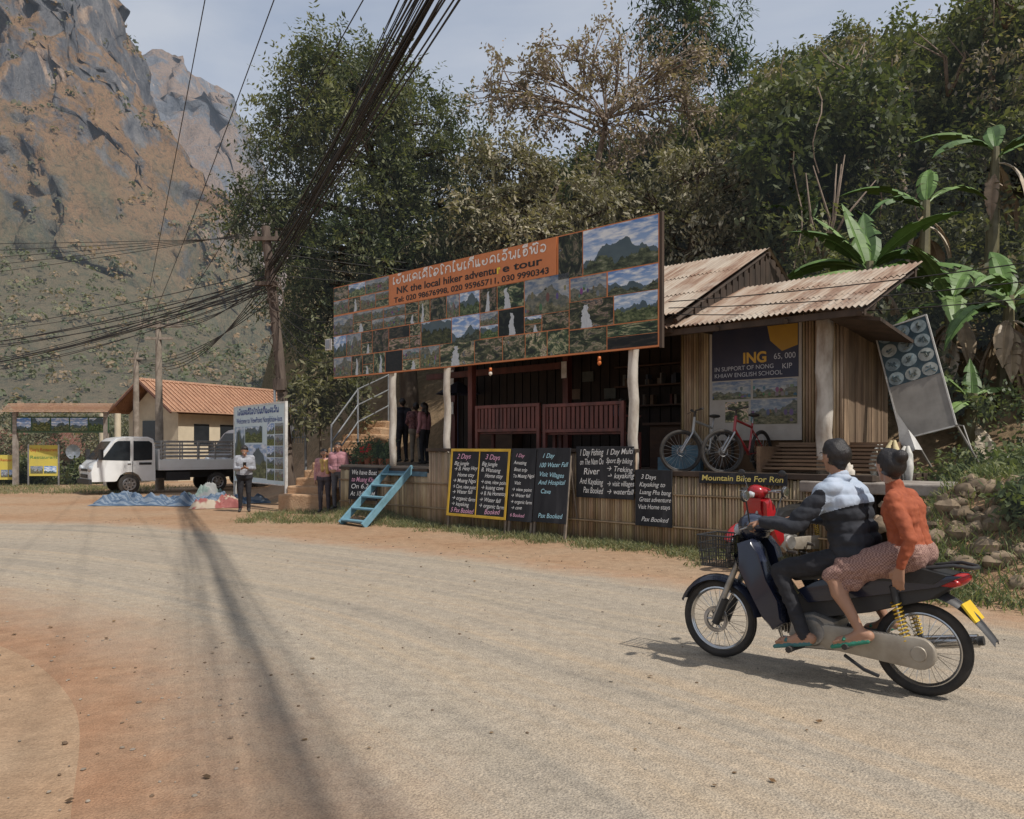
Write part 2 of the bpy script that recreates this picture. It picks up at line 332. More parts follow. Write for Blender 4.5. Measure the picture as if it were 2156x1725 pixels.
def limbs(mb,base,forks,cent,r0,frac=1.0,rt=.012,wig=.25):
    pts=[Vector(base)]+[Vector(f) for f in forks]; n=len(pts)
    fine=catm([tuple(p) for p in pts],8*n); rad=[r0*(1-.72*i/(len(fine)-1)) for i in range(len(fine))]
    mb.tube([V(*p) for p in fine],rad,10)
    C=cent[rng.permutation(len(cent))[:int(len(cent)*frac)]]
    k=max(3,len(C)//9); seeds=C[:k]; lab=np.argmin(((C[:,None]-seeds[None])**2).sum(-1),1)
    for i in range(k):
        grp=C[lab==i]
        if len(grp)==0: continue
        mean=grp.mean(0); 
        dd=((fine-mean)**2).sum(1)+ (fine[:,2]>mean[2]-.3)*30; j=int(np.argmin(dd)); a=V(*fine[j]); b_=V(*mean)
        if (b_-a).length>9: continue
        mid=a.lerp(b_,.5)+V(random.uniform(-wig,wig),random.uniform(-wig,wig),random.uniform(.0,wig*1.6))
        ra=min(rad[j]*.6,r0*.5); path=catm([tuple(a),tuple(mid),tuple(b_)],9); rr=[ra*(1-.7*q/8) for q in range(9)]
        mb.tube([V(*p) for p in path],rr,7)
        for g in grp:
            q=random.randint(3,7); s_=V(*path[q]); e=V(*g); md=s_.lerp(e,.5)+V(random.uniform(-.15,.15),random.uniform(-.15,.15),random.uniform(0,.2))
            r1=max(rr[q]*.5,rt*1.3)
            mb.tube([s_,md,e],[r1,r1*.7,rt*.7],5)
def tree(name,base,forks,blobs,r0,leafkw,bm_=bark,lm=LM,frac=1.0,rt=.014):
    root=empty(name,Matrix.Translation(base)); inv=Vector(base)
    Vv,q,Cc,cent=leafcloud(blobs,None,**leafkw)
    npmesh('foliage',Vv-np.array(base),q,Cc,lm,parent=root)
    mb=MB(); limbs(mb,base,forks,cent,r0,frac,rt)
    mb.v=[(p[0]-inv.x,p[1]-inv.y,p[2]-inv.z) for p in mb.v]
    mb.build('trunk_and_limbs',bm_,parent=root,smooth=True,fixn=False); return root
g0=gzf(-3.2,25)
tree('tamarind_tree',(-3.1,25,g0-.2),[(-3.3,25,5.5),(-3.7,25,8),(-4.3,25,10.5),(-5,25,13)],
 [(-4.7,25,10.9,2.4,2.3,2.2,70),(-5.5,25,13.1,1.1,1.2,1.0,24),(-6.1,25,12.0,1.3,1.3,1.0,24),(-6.9,25,10.6,1.2,1.3,.6,16),(-7.2,24.6,8.9,1.1,1.2,.8,20),(-6.9,24.6,7.6,1.1,1.2,.6,18),(-5.2,24.5,7.5,2.0,1.8,1.6,56),(-2.7,25,11.6,1.3,1.5,1.0,22),(-1.8,25,10.3,.9,1.2,.8,11),(-2.3,25,9.0,1.4,1.5,1.2,32),(-6.2,24.3,5.8,1.0,1.0,.9,22),(-4.4,25,13.3,.7,.9,.8,8),(-3.4,24.5,6.6,1.5,1.4,1.4,32),(-3.5,25,12.9,.9,1.1,.6,10),(-4.2,24.5,9.2,1.9,1.4,1.3,34),(-5.2,24.2,5.0,1.2,.9,.8,18),(-2.6,24.5,7.6,1.2,1.2,1.0,20),(-6.2,25,13.6,.7,.8,.5,7)],
 .30,dict(T=12,Lf=15,tl=1.0,ls=.155,lw=.38,droop=.3,ca=(.04,.055,.022),cb=(.18,.185,.09),dens=1.2),frac=.8)
tree('dusty_tree',(.6,24.5,gzf(.6,24.5)-.2),[(.6,24.4,5.5),(1.0,24.3,8),(1.4,24.3,9.5)],
 [(-.5,24,9.3,1.6,1.4,1.0,34),(-.7,23.5,7.9,1.5,1.3,1.0,30),(1.5,24,9.0,1.7,1.5,1.0,36),(1.0,23.2,7.4,1.8,1.3,1.0,34),(-.1,24.5,10.3,1.1,1.1,.6,14),(2.6,23.5,8.0,1.2,1.2,1.0,22)],
 .18,dict(T=10,Lf=10,tl=.75,ls=.17,lw=.4,droop=.4,ca=(.13,.125,.075),cb=(.4,.35,.25),dens=1.1),lm=LMD)
tree('dusty_tree',(5,23.5,gzf(5,23.5)-.2),[(5,23.4,6),(5.2,23.3,8),(5.5,23.3,9.5)],
 [(4.0,23.5,8.6,1.5,1.3,1.0,32),(5.6,23.8,9.3,1.8,1.4,1.0,38),(6.9,23,8.5,1.2,1.2,.9,24),(5.1,22.8,7.4,1.6,1.2,.8,30),(3.1,23.2,7.3,1.1,1.1,.8,20),(6.8,22.5,7.3,1.1,1.1,.7,16)],
 .18,dict(T=10,Lf=10,tl=.75,ls=.17,lw=.4,droop=.4,ca=(.12,.115,.065),cb=(.37,.33,.23),dens=1.1),lm=LMD)
tree('dry_leaf_tree',(2.5,26,gzf(2.5,26)-.2),[(2.45,26,6.5),(2.4,26,9.0),(2.7,26,10.5),(3.0,26,12.0)],
 [(.0,26,13.3,1.5,1.2,.7,18),(1.6,26,13.7,1.4,1.2,.8,18),(3.7,26,13.5,1.7,1.4,1.0,26),(5.4,26,13.7,1.3,1.2,.9,18),(.6,26,12.0,1.2,1.1,.7,12),(5.0,26,12.2,1.5,1.1,.8,18),(3.2,26,14.7,1.1,1.0,.5,10),(2.5,26,12.4,1.6,1.3,.8,13),(-.9,26,12.8,.9,.9,.5,8),(3.6,25.5,10.9,1.6,1.2,.8,16)],
 .23,dict(T=8,Lf=8,tl=.6,ls=.15,lw=.5,droop=.35,ca=(.2,.155,.12),cb=(.42,.34,.27)),bm_=barkp,lm=LMD,rt=.02)
tree('tall_tree',(6.7,32,gzf(6.7,32)-.2),[(6.7,32,10),(6.7,32,14),(6.8,32,18.5)],
 [(6.1,32,18.5,1.0,1.0,1.0,14),(7.6,32,18.0,1.4,1.2,.8,16),(7.9,32,16.9,1.2,1.2,.7,12),(6.8,32,19.6,1.1,1.1,.6,10),(6.4,32,16.9,.6,.8,.9,8)],
 .22,dict(T=9,Lf=13,tl=1.25,ls=.3,lw=.22,droop=.55,ca=(.03,.05,.02),cb=(.09,.12,.045)))
fbm=MB(); 
def env(k): return np.interp(k,[-.1,-.05,.0,.1,.2,.26,.31,.34,.38,.42,.45,.5,.56,.62,.8,1.0],[.29,.30,.32,.35,.39,.42,.445,.47,.485,.51,.49,.515,.515,.55,.6,.6])
pal=[((.038,.052,.022),(.14,.155,.07)),((.034,.042,.024),(.11,.115,.06)),((.065,.08,.03),(.22,.22,.095)),((.11,.095,.065),(.29,.235,.16))]
groups=[[],[],[],[]]; nt_=0
for it in range(2400):
    Y=random.uniform(20,44); k=random.uniform(-.04,.98); X=k*Y
    t=(X-HO.x)*nx+(Y-HO.y)*ny
    if t<6.5: continue
    if k<.3 and Y<27.5: continue
    z=gzf(X,Y); r=random.uniform(.8,2.2); h=random.uniform(1.2,7.5)
    top=1.6+env(k)*Y
    zc=min(z+h,top-r*.8+random.uniform(-1.4,.45))
    if zc<z-.5: continue
    ok=True
    for g in groups:
        for q in g:
            if (q[0]-X)**2+(q[1]-Y)**2*.8+(q[2]-zc)**2<(1.35)**2: ok=False;break
        if not ok: break
    if not ok: continue
    gi=random.choices([0,1,2,3],[3.4,2.4,2.8,2.2])[0]
    groups[gi].append((X,Y,zc,r,r,r*.75,int(13+r*9))); nt_+=1
    if nt_%2==0: fbm.tube([(X,Y,z-.3),(X+.2,Y,(z+zc)/2),(X+random.uniform(-.5,.5),Y,zc+.3)],[.13,.1,.05],6)
    if nt_%5==0 and Y<34: 
        zt=min(top,zc+r+.6)
        for q in range(6): fbm.tube([(X,Y-r*.8,zc-.5),(X+random.uniform(-.6,.6),Y-r,zc+r*.4),(X+random.uniform(-1.3,1.3),Y-r+random.uniform(-.5,.5),zt-random.uniform(0,1))],[.05,.03,.012],5)
    if nt_>=260: break
froot=empty('forest',Matrix())
lsz=[.24,.2,.21,.17]
for i,g in enumerate(groups):
    if not g: continue
    Vv,q,Cc,_=leafcloud(g,None,T=9,Lf=9,tl=.9,ls=lsz[i],lw=.48,droop=(.3,.45,.25,.7)[i],ca=pal[i][0],cb=pal[i][1],shell=.5,dens=1.1 if i<3 else .85)
    npmesh('canopy',Vv,q,Cc,LM,parent=froot)
vn=MB()
for i in range(170):
    g=random.choice([q for q in groups[1]+groups[3]+groups[0] if q[1]<36]); x=g[0]+random.uniform(-g[3],g[3]); y=g[1]-g[3]*.9; z=g[2]+random.uniform(-.3,.8); l=random.uniform(1,3.2)
    vn.tube([(x+.12*math.sin(a*1.1+i),y+.1*math.cos(a+i),z-l*a/6) for a in range(7)],.018,4,0)
vn.build('vines',barkp,parent=froot,fixn=False)
fbm.build('trunks',barkp,parent=froot,smooth=True,fixn=False)
ub=[]
for it in range(420):
    s=random.uniform(-2,26); t=random.uniform(4.4,13); p=HP(s,t)
    if p.x+.285*p.y<1.0: continue
    if s<9 and t<6.2: continue
    if s>11.2 and t<6 and random.random()<.5: continue
    r=random.uniform(.35,.9); ub.append((p.x,p.y,gzf(p.x,p.y)+r*.5,r*1.3,r*1.3,r,9))
Vv,q,Cc,_=leafcloud(ub,None,T=8,Lf=7,tl=.5,ls=.17,lw=.5,droop=.2,ca=(.045,.055,.025),cb=(.17,.165,.08)); npmesh('undergrowth',Vv,q,Cc,LM)
tree('shrub',(-5.25,22.6,gzf(-5.25,22.6)-.1),[(-5.3,22.6,2.4),(-5.2,22.6,3.4)],[(-5.1,22.6,3.6,.7,.7,.7,22),(-5.5,22.4,2.7,.5,.5,.6,14),(-4.6,22.8,2.9,.5,.5,.6,12)],.04,dict(T=9,Lf=8,tl=.5,ls=.2,lw=.4,droop=.3,ca=(.08,.085,.04),cb=(.24,.22,.12)))
pb=[]
for s,t,r,zz in [(12.3,2.4,.4,.0),(12.9,2.2,.35,.0),(13.5,2.9,.45,.0),(14.6,4.2,.6,.1),(15.8,4.4,.7,.1),(14.9,6,.9,.2),(12.6,4.0,.6,.2),(13.4,5.0,.8,.3),(17.5,5.5,1.0,.2),(12.7,1.5,.26,.0),(13.5,1.6,.24,0),(14.4,1.9,.25,0),(16,2.6,.3,0),(13.9,3.6,.4,0),(14.6,.1,.22,0),(15.3,-.4,.25,0),(14.1,-.7,.2,0),(13.6,.7,.2,0),(15.6,.9,.24,0),(16.4,.2,.3,0)]:
    p=HP(s,t); pb.append((p.x,p.y,gzf(p.x,p.y)+r*.35+zz,r*1.2,r*1.2,r*.8,20))
Vv,q,Cc,_=leafcloud(pb,None,T=9,Lf=8,tl=.32,ls=.1,lw=.5,droop=.15,ca=(.06,.085,.03),cb=(.19,.21,.085)); npmesh('bushes',Vv,q,Cc,LM)
def clumps(name,pts,sz,Q,ca,cb,cd,pd,mt_,hz=.13,wr_=(.15,.38)):
    n=len(pts); d=unit(rng.normal(size=(n,Q,3)));d[...,2]=np.abs(d[...,2])
    c=pts[:,None]+d*sz[:,None,None]*np.array([1,1,1.2]); a1=unit(np.cross(d,rng.normal(size=(n,Q,3)))); b1=unit(np.cross(d,a1)); w_=sz[:,None,None]*rng.uniform(wr_[0],wr_[1],(n,Q,1))
    q4=np.stack([c-a1*w_,c-b1*w_,c+a1*w_,c+b1*w_],-2).reshape(-1,3)
    kk=np.clip(rng.normal(.45,.3,(n,1,1)),0,1); dry=(rng.uniform(size=(n,1,1))<pd)
    cc=np.array(ca)*(1-kk)+np.array(cb)*kk; cc=np.where(dry,np.array(cd),cc); cc=cc*(1-hz)+np.array([.2,.235,.29])*hz  # bluish tint of hazy distance mixed into the clump colours
    cc=np.repeat(np.broadcast_to(cc,(n,Q,3)).reshape(-1,1,3),4,1).reshape(-1,3)
    npmesh(name,q4,np.arange(len(q4)).reshape(-1,4),cc,mt_)
hm=np.array([v.co[:] for v in hill.data.vertices]); sel=hm[(hm[:,2]>0)]; nT=9500
pick=sel[rng.integers(0,len(sel),nT)]+rng.normal(size=(nT,3))*np.array([1.2,1.2,.15])
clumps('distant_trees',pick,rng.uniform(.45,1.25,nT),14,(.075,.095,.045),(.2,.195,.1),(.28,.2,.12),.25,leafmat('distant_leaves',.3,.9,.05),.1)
# scrub and trees clinging to the mountain ledges
nvm=len(mtn.data.vertices); mc=np.zeros(nvm*3); mtn.data.vertices.foreach_get('co',mc); mc=mc.reshape(-1,3); mn=np.zeros(nvm*3); mtn.data.vertices.foreach_get('normal',mn); mn=mn.reshape(-1,3)
pr_=np.clip(np.abs(mn[:,2])-.25,0,1)**1.2*1.2+np.clip(1.15-mc[:,2]/95,0,1)*.9
patch=np.array([noise.noise(V(p[0]/22,p[1]/22,p[2]/18)) for p in mc]); pr_=pr_*np.clip(.35+patch*1.8,0.02,1.2)*(mc[:,2]>5)*(mc[:,1]<345)
pr_/=pr_.sum(); nM=15000; ii=rng.choice(nvm,nM,p=pr_); pick=mc[ii]+rng.normal(size=(nM,3))*np.array([.8,.8,.5])
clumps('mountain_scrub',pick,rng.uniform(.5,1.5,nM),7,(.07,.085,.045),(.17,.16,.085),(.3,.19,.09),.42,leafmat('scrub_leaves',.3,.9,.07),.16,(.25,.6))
print('foliage',time.time()-T0)
# banana plants
bl=attrmat('banana_leaf',.5,.35,.15,20,.2)
def banana_leaf(mb,base,az,el,ln,w,bend,col,torn=True,hang=False):
    n=16; d=V(math.cos(az)*math.cos(el),math.sin(az)*math.cos(el),math.sin(el)); p=Vector(base); side=V(-math.sin(az),math.cos(az),0)
    roll=random.uniform(-.5,.5); mid=[];dirs=[]
    for i in range(n+1):
        mid.append(p.copy()); dirs.append(d.copy()); d=(d+V(0,0,-bend/n*2.2)).normalized(); p=p+d*ln/n
    mb.tube(mid[::2],[.022*(1-.8*i/8) for i in range(9)],5,0,tuple(c*1.1 for c in col))
    for sg in (-1,1):
        i=2
        while i<n:
            step=random.choice([1,1,2,3]) if torn else n
            j=min(i+step,n); droop=random.uniform(.1,.75)
            vs=[];
            for q in range(i,j+1):
                f=q/n; ww=w*math.sin(math.pi*min(1,max(.02,(f-.1)/.9))**.75)*.5+.005
                if step==1 and q==j: ww*=.85
                up=dirs[q].cross(side).normalized(); 
                if up.z<0: up=-up
                sd=(side*math.cos(roll)+up*math.sin(roll)*.6).normalized()
                e=mid[q]+sd*sg*ww*(1-.15*droop)+up*(ww*.3)-V(0,0,ww*droop*.9)
                m_=mid[q]+sd*sg*ww*.55+up*(ww*.28)-V(0,0,ww*droop*.25)
                vs+= [mid[q],m_,e]
            fs=[]
            for q in range(j-i): 
                fs+=[(q*3,q*3+1,q*3+4,q*3+3),(q*3+1,q*3+2,q*3+5,q*3+4)]
            k=random.uniform(.8,1.15); mb.add(vs,fs,0,tuple(c*k for c in col)); i=j
def banana(name,base,h,leaves,dead=6,seed=1):
    random.seed(seed); mb=MB(); b=Vector(base)
    mb.tube([b,b+V(.05,0,h*.5),b+V(.1,0,h)],[.15,.12,.07],9,0,(.15,.135,.075))
    top=b+V(.1,0,h-.05)
    for az,el,ln,w,bend in leaves:
        g=random.choice([(.095,.165,.04),(.13,.2,.06),(.07,.125,.035)]); banana_leaf(mb,top-V(0,0,random.uniform(0,.25)),R(az+random.uniform(-12,12)),R(el),ln,w,bend,g)
    for i in range(dead):
        banana_leaf(mb,top-V(0,0,random.uniform(.2,.8)),random.uniform(0,6.28),R(random.uniform(-30,10)),random.uniform(1.0,1.7),.3,1.6,random.choice([(.3,.23,.15),(.4,.33,.24),(.24,.17,.11)]))
    return mb.build(name,bl,smooth=False,fixn=False)
def bb(k,Y): return (k*Y,Y,gzf(k*Y,Y)-.1)
b_=bb(.43,15.5); banana('banana_plant',b_,5.1-b_[2],[(165,35,2.0,.5,.7),(185,5,2.2,.45,.35),(120,72,1.7,.5,.2),(200,50,1.9,.45,.5),(20,45,2.1,.5,.55),(40,28,2.1,.5,.5),(80,64,1.9,.55,.3),(5,18,1.9,.45,.4),(-40,45,1.5,.45,.8),(-90,30,1.3,.4,.9),(150,62,1.6,.5,.3),(-20,55,1.9,.5,.5)],5,3)
b_=bb(.53,14.5); banana('banana_plant',b_,4.2-b_[2],[(150,55,1.9,.42,.7),(90,70,1.7,.42,.6),(40,58,1.8,.45,.6),(175,20,1.7,.42,.9),(0,30,1.8,.42,.8),(-60,40,1.5,.4,.9),(200,62,1.6,.4,.5),(-120,30,1.5,.42,1.0)],14,5)
b_=bb(.60,13.6); banana('banana_plant',b_,4.1-b_[2],[(140,60,1.8,.42,.6),(80,70,1.6,.42,.6),(190,25,1.7,.42,.9),(20,45,1.7,.42,.6),(-70,40,1.4,.4,.9),(230,45,1.5,.4,.7)],12,8)
b_=bb(.555,13.2); banana('banana_plant',b_,1.1,[(160,60,1.0,.3,.4),(60,70,1.0,.3,.3),(200,25,.9,.28,.7),(10,35,1.0,.3,.5)],3,9)
b_=bb(.585,18); banana('banana_plant',b_,2.6,[(150,50,1.9,.45,.6),(70,65,1.6,.45,.6),(10,45,1.9,.45,.6),(200,35,1.7,.45,.7),(-60,40,1.7,.45,.7)],8,12)
b_=bb(.50,17); banana('banana_plant',b_,2.5,[(150,50,1.9,.45,.6),(70,65,1.6,.45,.5),(10,45,1.9,.45,.6),(200,35,1.7,.45,.7)],8,14)
b_=bb(.36,20.5); banana('banana_plant',b_,2.2,[(150,50,1.7,.42,.6),(70,75,1.7,.42,.3),(10,45,1.7,.42,.6),(200,65,1.5,.4,.4)],2,15)
random.seed(21)
def grass(name,pts,n,h,ca,cb,spread=.12):
    P_=np.array(pts); k=len(P_); c=np.repeat(P_,n,0)+np.concatenate([rng.normal(size=(k*n,2))*spread,np.zeros((k*n,1))],1)
    c[:,2]=gz(c[:,0],c[:,1])-.01
    d=unit(np.concatenate([rng.normal(size=(k*n,2))*.55,np.ones((k*n,1))],1)); hh=h*rng.uniform(.4,1.3,(k*n,1)); s=unit(np.cross(d,rng.normal(size=(k*n,3))))*.006
    b2=unit(np.concatenate([rng.normal(size=(k*n,2)),np.full((k*n,1),.3)],1))
    m_=c+d*hh*.6; t=c+d*hh*.8+b2*hh*.35
    v=np.stack([c-s,c+s,m_+s,m_-s],1); v2=np.stack([m_-s,m_+s,t+s*.1,t-s*.1],1); v=np.concatenate([v,v2]).reshape(-1,3)
    kk=rng.uniform(size=(k*n,1)); col=np.array(ca)*(1-kk)+np.array(cb)*kk; col=np.concatenate([col,col]); col=np.repeat(col[:,None],4,1).reshape(-1,3)
    npmesh(name,v,np.arange(len(v)).reshape(-1,4),col,LM)
gp=[]
for i in range(620):
    s=random.uniform(1.0,13); t=-abs(random.gauss(0,.38))-.02; 
    if random.random()<.3+.5*abs(math.sin(s*1.7)): p=HP(s,t); gp.append((p.x,p.y,0))
for i in range(90):
    p=V(random.uniform(-5.9,-3.6),random.uniform(17,20),0); gp.append((p.x,p.y,0))
grass('grass',gp,34,.13,(.09,.12,.04),(.27,.24,.12))
gp=[]
for i in range(1300):
    s=random.uniform(12.7,19); t=random.uniform(-1.9,.5); 
    if math.sin(s*2.3+t*1.7)+random.uniform(-1,.9)>-.35: p=HP(s,t); gp.append((p.x,p.y,0))
grass('grass',gp,34,.19,(.07,.11,.035),(.24,.24,.1))
gp=[(random.uniform(-21,-12.5),random.uniform(27.5,33),0) for i in range(200)]
grass('grass',gp,26,.16,(.1,.13,.05),(.27,.24,.13),.25)
mb=MB()
for i in range(620):
    a=random.random()
    if a<.5: f=random.uniform(0,1); i0=random.randint(40,118); p=near[i0]*(1-f)+far[i0]*f
    elif a<.8: i0=random.randint(40,118); p=far[i0]+np.array([random.gauss(0,.35),random.gauss(0,.35)])
    else: p=np.array([random.uniform(-4.2,-1.2),random.uniform(3.4,7)])
    r=random.uniform(.004,.012)*(1.6 if random.random()<.06 else 1); z=gzf(p[0],p[1])
    mb.ell((p[0],p[1],z+.004+r*.3),(r*random.uniform(.8,1.5),r,r*.6),0,Matrix.Rotation(random.uniform(0,3),3,'Z'),6,4,random.choice([(.26,.22,.18),(.2,.165,.13),(.3,.26,.21),(.13,.09,.06)]))
mb.build('gravel',attrmat('pebble',.9,.2,.2,60))
mb=MB()
for i in range(300):
    i0=random.randint(40,112); f=random.choice([random.uniform(.9,1.05),random.uniform(0,1)]); p=near[i0]*(1-f)+far[i0]*f
    if random.random()<.35: q=HP(random.uniform(3,18),-abs(random.gauss(.3,.5))); p=(q.x,q.y)
    z=gzf(p[0],p[1])+.012; a=random.uniform(0,6.3); l=random.uniform(.02,.05); d=V(math.cos(a),math.sin(a),random.uniform(-.1,.3))*l; s=V(-math.sin(a),math.cos(a),random.uniform(-.2,.2))*l*.4; o=V(p[0],p[1],z)
    mb.add([o,o+d*.5+s,o+d,o+d*.5-s],[(0,1,2,3)],0,random.choice([(.16,.09,.04),(.22,.14,.07),(.1,.06,.03)]))
mb.build('fallen_leaves',LMD,fixn=False)
# ---------------------------------------------------------------- shop
wood=mat('dark_wood',(.075,.05,.035),(.035,.025,.018),4,.75,stretch=(1,1,.3),bmp=.3)
wood2=mat('shade_dark_wood',(.032,.022,.017),(.015,.011,.009),4,.8,stretch=(1,1,.3),bmp=.3)  # darker copy of the dark wood, interior shade put into its colour
woodm=mat('brown_wood',(.23,.145,.085),(.13,.08,.05),5,.75,stretch=(.3,1,1),bmp=.3)
woodd=mat('counter_wood',(.09,.05,.03),(.05,.03,.02),5,.7,stretch=(.3,1,1),bmp=.3)
woodg=mat('grey_wood',(.26,.21,.165),(.14,.115,.09),6,.85,stretch=(.2,1,1),bmp=.4)
maroon=mat('maroon_wood',(.14,.042,.032),(.065,.02,.016),5,.5,stretch=(1,1,.3),bmp=.2)
bluep=mat('blue_paint',(.15,.29,.36),(.1,.19,.22),7,.6,bmp=.25,lo=.45,hi=.75)
bamboo=mat('bamboo',(.46,.36,.235),(.26,.185,.11),3,.6,stretch=(1,1,.35),attr=True,bmp=.2)
white=mat('white_paint',(.74,.73,.7),(.5,.48,.44),6,.5,bmp=.05)
blackm=mat('black',(.02,.02,.022),(.012,.012,.013),6,.5,bmp=.05)
steel=mat('steel',(.45,.45,.46),(.28,.27,.26),8,.35,.9,bmp=.1)
concrete=mat('concrete',(.34,.3,.26),(.2,.17,.145),4,.9,bmp=.5)
paleP=mat('pale_post',(.52,.48,.42),(.25,.2,.155),5,.7,stretch=(1,1,.4),bmp=.3,lo=.4,hi=.7)
def corrmat():
    m,nt,b=nmat('rusty_corrugated_iron'); v=mapping(nt,(2.2,.25,.25)); v2=mapping(nt)
    n=noise_(nt,v,2.2,6,.65); n2=noise_(nt,v2,1.1,5)
    c=ramp(nt,n,[(.3,(.38,.32,.26)),(.46,(.31,.23,.165)),(.57,(.2,.115,.07)),(.72,(.12,.065,.04))])
    c=mixc(nt,ramp(nt,n2,[(.48,0.0),(.62,.5)]),c,(.42,.38,.31)); L(nt,c,b.inputs['Base Color']); b.inputs['Roughness'].default_value=.6; b.inputs['Metallic'].default_value=.15
    bump(nt,b,noise_(nt,v2,30),.2,.005); return m
corr=corrmat()
def corrugated(mb,s0,s1,lower,upper,pitch=.085,amp=.016,rows=3,th=0):
    n=int((s1-s0)/pitch*6)
    for r in range(rows):
        vs=[];f0=r/rows-.02*(r>0);f1=(r+1)/rows
        for i in range(n+1):
            s=s0+(s1-s0)*i/n; w=math.sin((s-s0)/pitch*2*math.pi)*amp
            for f in (f0,f1):
                t=lower[0]+(upper[0]-lower[0])*f; z=lower[1]+(upper[1]-lower[1])*f
                vs.append((s,t-(.03*math.floor(math.sin(int((s-s0)/.76)*7)*1.5) if f==0 else 0),z+w+(.012*(1 if f==f0 else 0))*(r>0)+.006*math.sin(s*3+r)))
        mb.add(vs,[(2*i,2*i+2,2*i+3,2*i+1) for i in range(n)],0)
shop=empty('wooden_tour_shop',HUT)
mb=MB()
mb.b2(-1.2,.5,1.3,3.3,1.1,1.18); 
for i in range(20):
    y0=.02+i*.165; mb.b2(.2,12.1,y0,y0+.155,1.13,1.18)
mb.build('deck_floor',woodg,shop)
mb=MB(); random.seed(3)
s=.25
def bam(mb,x,y,z0,z1,r):
    k=random.uniform(.6,1.25); mb.tube([(x,y,z0),(x+random.uniform(-.004,.004),y+random.uniform(-.004,.004),z1+random.uniform(-.03,.02))],[r,r],6,0,(k,k*random.uniform(.93,1.03),k*random.uniform(.85,1.05)))
while s<12.1:
    z1=1.08 if s<3.3 else (1.5 if s<8.42 else 1.14)
    r=random.uniform(.019,.03); s+=r
    bam(mb,s,0,-.05,z1,r)
    s+=r+.001
for z in (.35,.85): mb.tube([(.25,-.035,z),(12.1,-.035,z)],.018,6,0,(.7,.65,.6))
mb.build('bamboo_skirt',bamboo,shop,smooth=True,fixn=False)
mb=MB()
mb.b2(3.3,8.44,-.06,.07,1.5,1.56); mb.b2(8.44,12.15,-.07,.09,1.14,1.22); mb.b2(.2,3.3,-.03,.05,1.08,1.14); mb.b2(12.04,12.14,.09,3.2,0.3,1.2)
mb.b2(.3,8.9,.3,.38,3.42,3.52)
mb.build('edge_beams',wood,shop,bevel=.008)
mb=MB()
for x,y,z0,z1,r in [(2.0,.12,1.1,3.65,.075),(3.75,.12,1.1,3.65,.07),(8.28,.12,1.1,3.6,.085),(11.1,.95,1.2,3.6,.12)]:
    k=[z0+(z1-z0)*i/8 for i in range(9)]
    mb.tube([(x+.012*math.sin(i*2.1),y+.01*math.cos(i*1.7),z) for i,z in enumerate(k)],[r*(1+.05*math.sin(i*3)) for i in range(9)],14)
mb.build('posts',paleP,shop,smooth=True)
mb=MB()
mb.b2(.9,8.6,3.0,3.1,1.18,4.6); mb.b2(8.5,8.6,1.5,3.0,1.18,4.2); 
for i in range(30): mb.b2(.95+i*.25,1.17+i*.25,2.97,3.0,1.2,3.8)
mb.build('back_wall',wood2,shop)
mb=MB()
mb.b2(.85,1.0,2.85,2.97,1.18,3.6); mb.b2(5.2,5.34,2.0,2.14,1.18,3.7); mb.b2(3.95,4.07,.5,.62,1.18,3.6); mb.b2(.9,5.3,2.0,2.08,3.2,3.34)
mb.build('door_posts',maroon,shop,bevel=.006)
mb=MB()
mb.b2(7.2,8.3,2.2,2.7,1.18,2.0,0); mb.b2(7.1,8.35,2.1,2.75,2.0,2.05,0); mb.b2(2.0,3.2,2.6,2.95,1.18,2.1,0)
for z in (2.4,2.8,3.2): mb.b2(6.0,8.3,2.7,2.97,z,z+.03,0)
for i in range(26):
    x=random.uniform(6.05,8.2); z=random.choice([2.43,2.83]); w=random.uniform(.03,.08); h=random.uniform(.1,.24); mb.b2(x,x+w,2.75,2.9,z,z+h,1,random.choice([(.12,.08,.05),(.05,.06,.08),(.12,.1,.08),(.08,.03,.025),(.14,.14,.13)]))
for i in range(8): mb.box((random.uniform(4.5,8),2.93,random.uniform(2.3,3.3)),(.3,.01,.22),1,None,random.choice([(.09,.1,.09),(.14,.1,.07),(.07,.07,.1)]))
mb.build('counter_and_shelves',[woodd,attrmat('clutter',.7,.3,0,20)],shop)
mb=MB()
s=8.36
while s<11.3:
    if 8.86<s<10.5: s+=.05; continue
    r=.024; bam(mb,s,1.5,1.2,3.9,r); s+=r*2+.001
mb.b2(10.55,11.3,1.53,1.56,1.2,3.9,0,(.5,.45,.4)); mb.b2(8.3,8.86,1.53,1.56,1.2,3.9,0,(.5,.45,.4))
s=11.12
while s<11.34: bam(mb,s,1.0,1.2,3.65,.025); s+=.052
mb.build('bamboo_wall',bamboo,shop,smooth=True,fixn=False)
mb=MB()
t=1.03
while t<2.75:
    k=random.uniform(.6,1.2); w=random.uniform(.05,.1); mb.box((11.34+random.uniform(-.006,.006),t+w/2,2.45-.05*t),(.03,w*.93,2.9-.16*t),0,None,(k,k*.97,k*.92)); t+=w
mb.b2(8.86,10.5,1.53,1.58,1.2,3.9,0,(.5,.4,.3))
mb.build('plank_wall',mat('weathered_plank',(.27,.195,.13),(.14,.095,.065),4,.85,stretch=(1,1,.25),attr=True,bmp=.4),shop)
mb=MB()
corrugated(mb,8.42,11.95,(.28,3.5),(2.6,4.46)); corrugated(mb,.3,9.0,(.35,3.72),(3.5,5.32),rows=3); corrugated(mb,.3,9.0,(6.3,3.7),(3.5,5.32),rows=3)
mb.build('corrugated_roof',corr,shop,smooth=True,fixn=False)
mb=MB()
mb.b2(8.42,11.9,.33,.4,3.38,3.47); mb.b2(8.45,11.9,2.4,2.48,4.2,4.32)
for x in (8.5,9.7,10.8,11.85): mb.tube([(x,.3,3.4),(x,2.6,4.36)],.04,6)
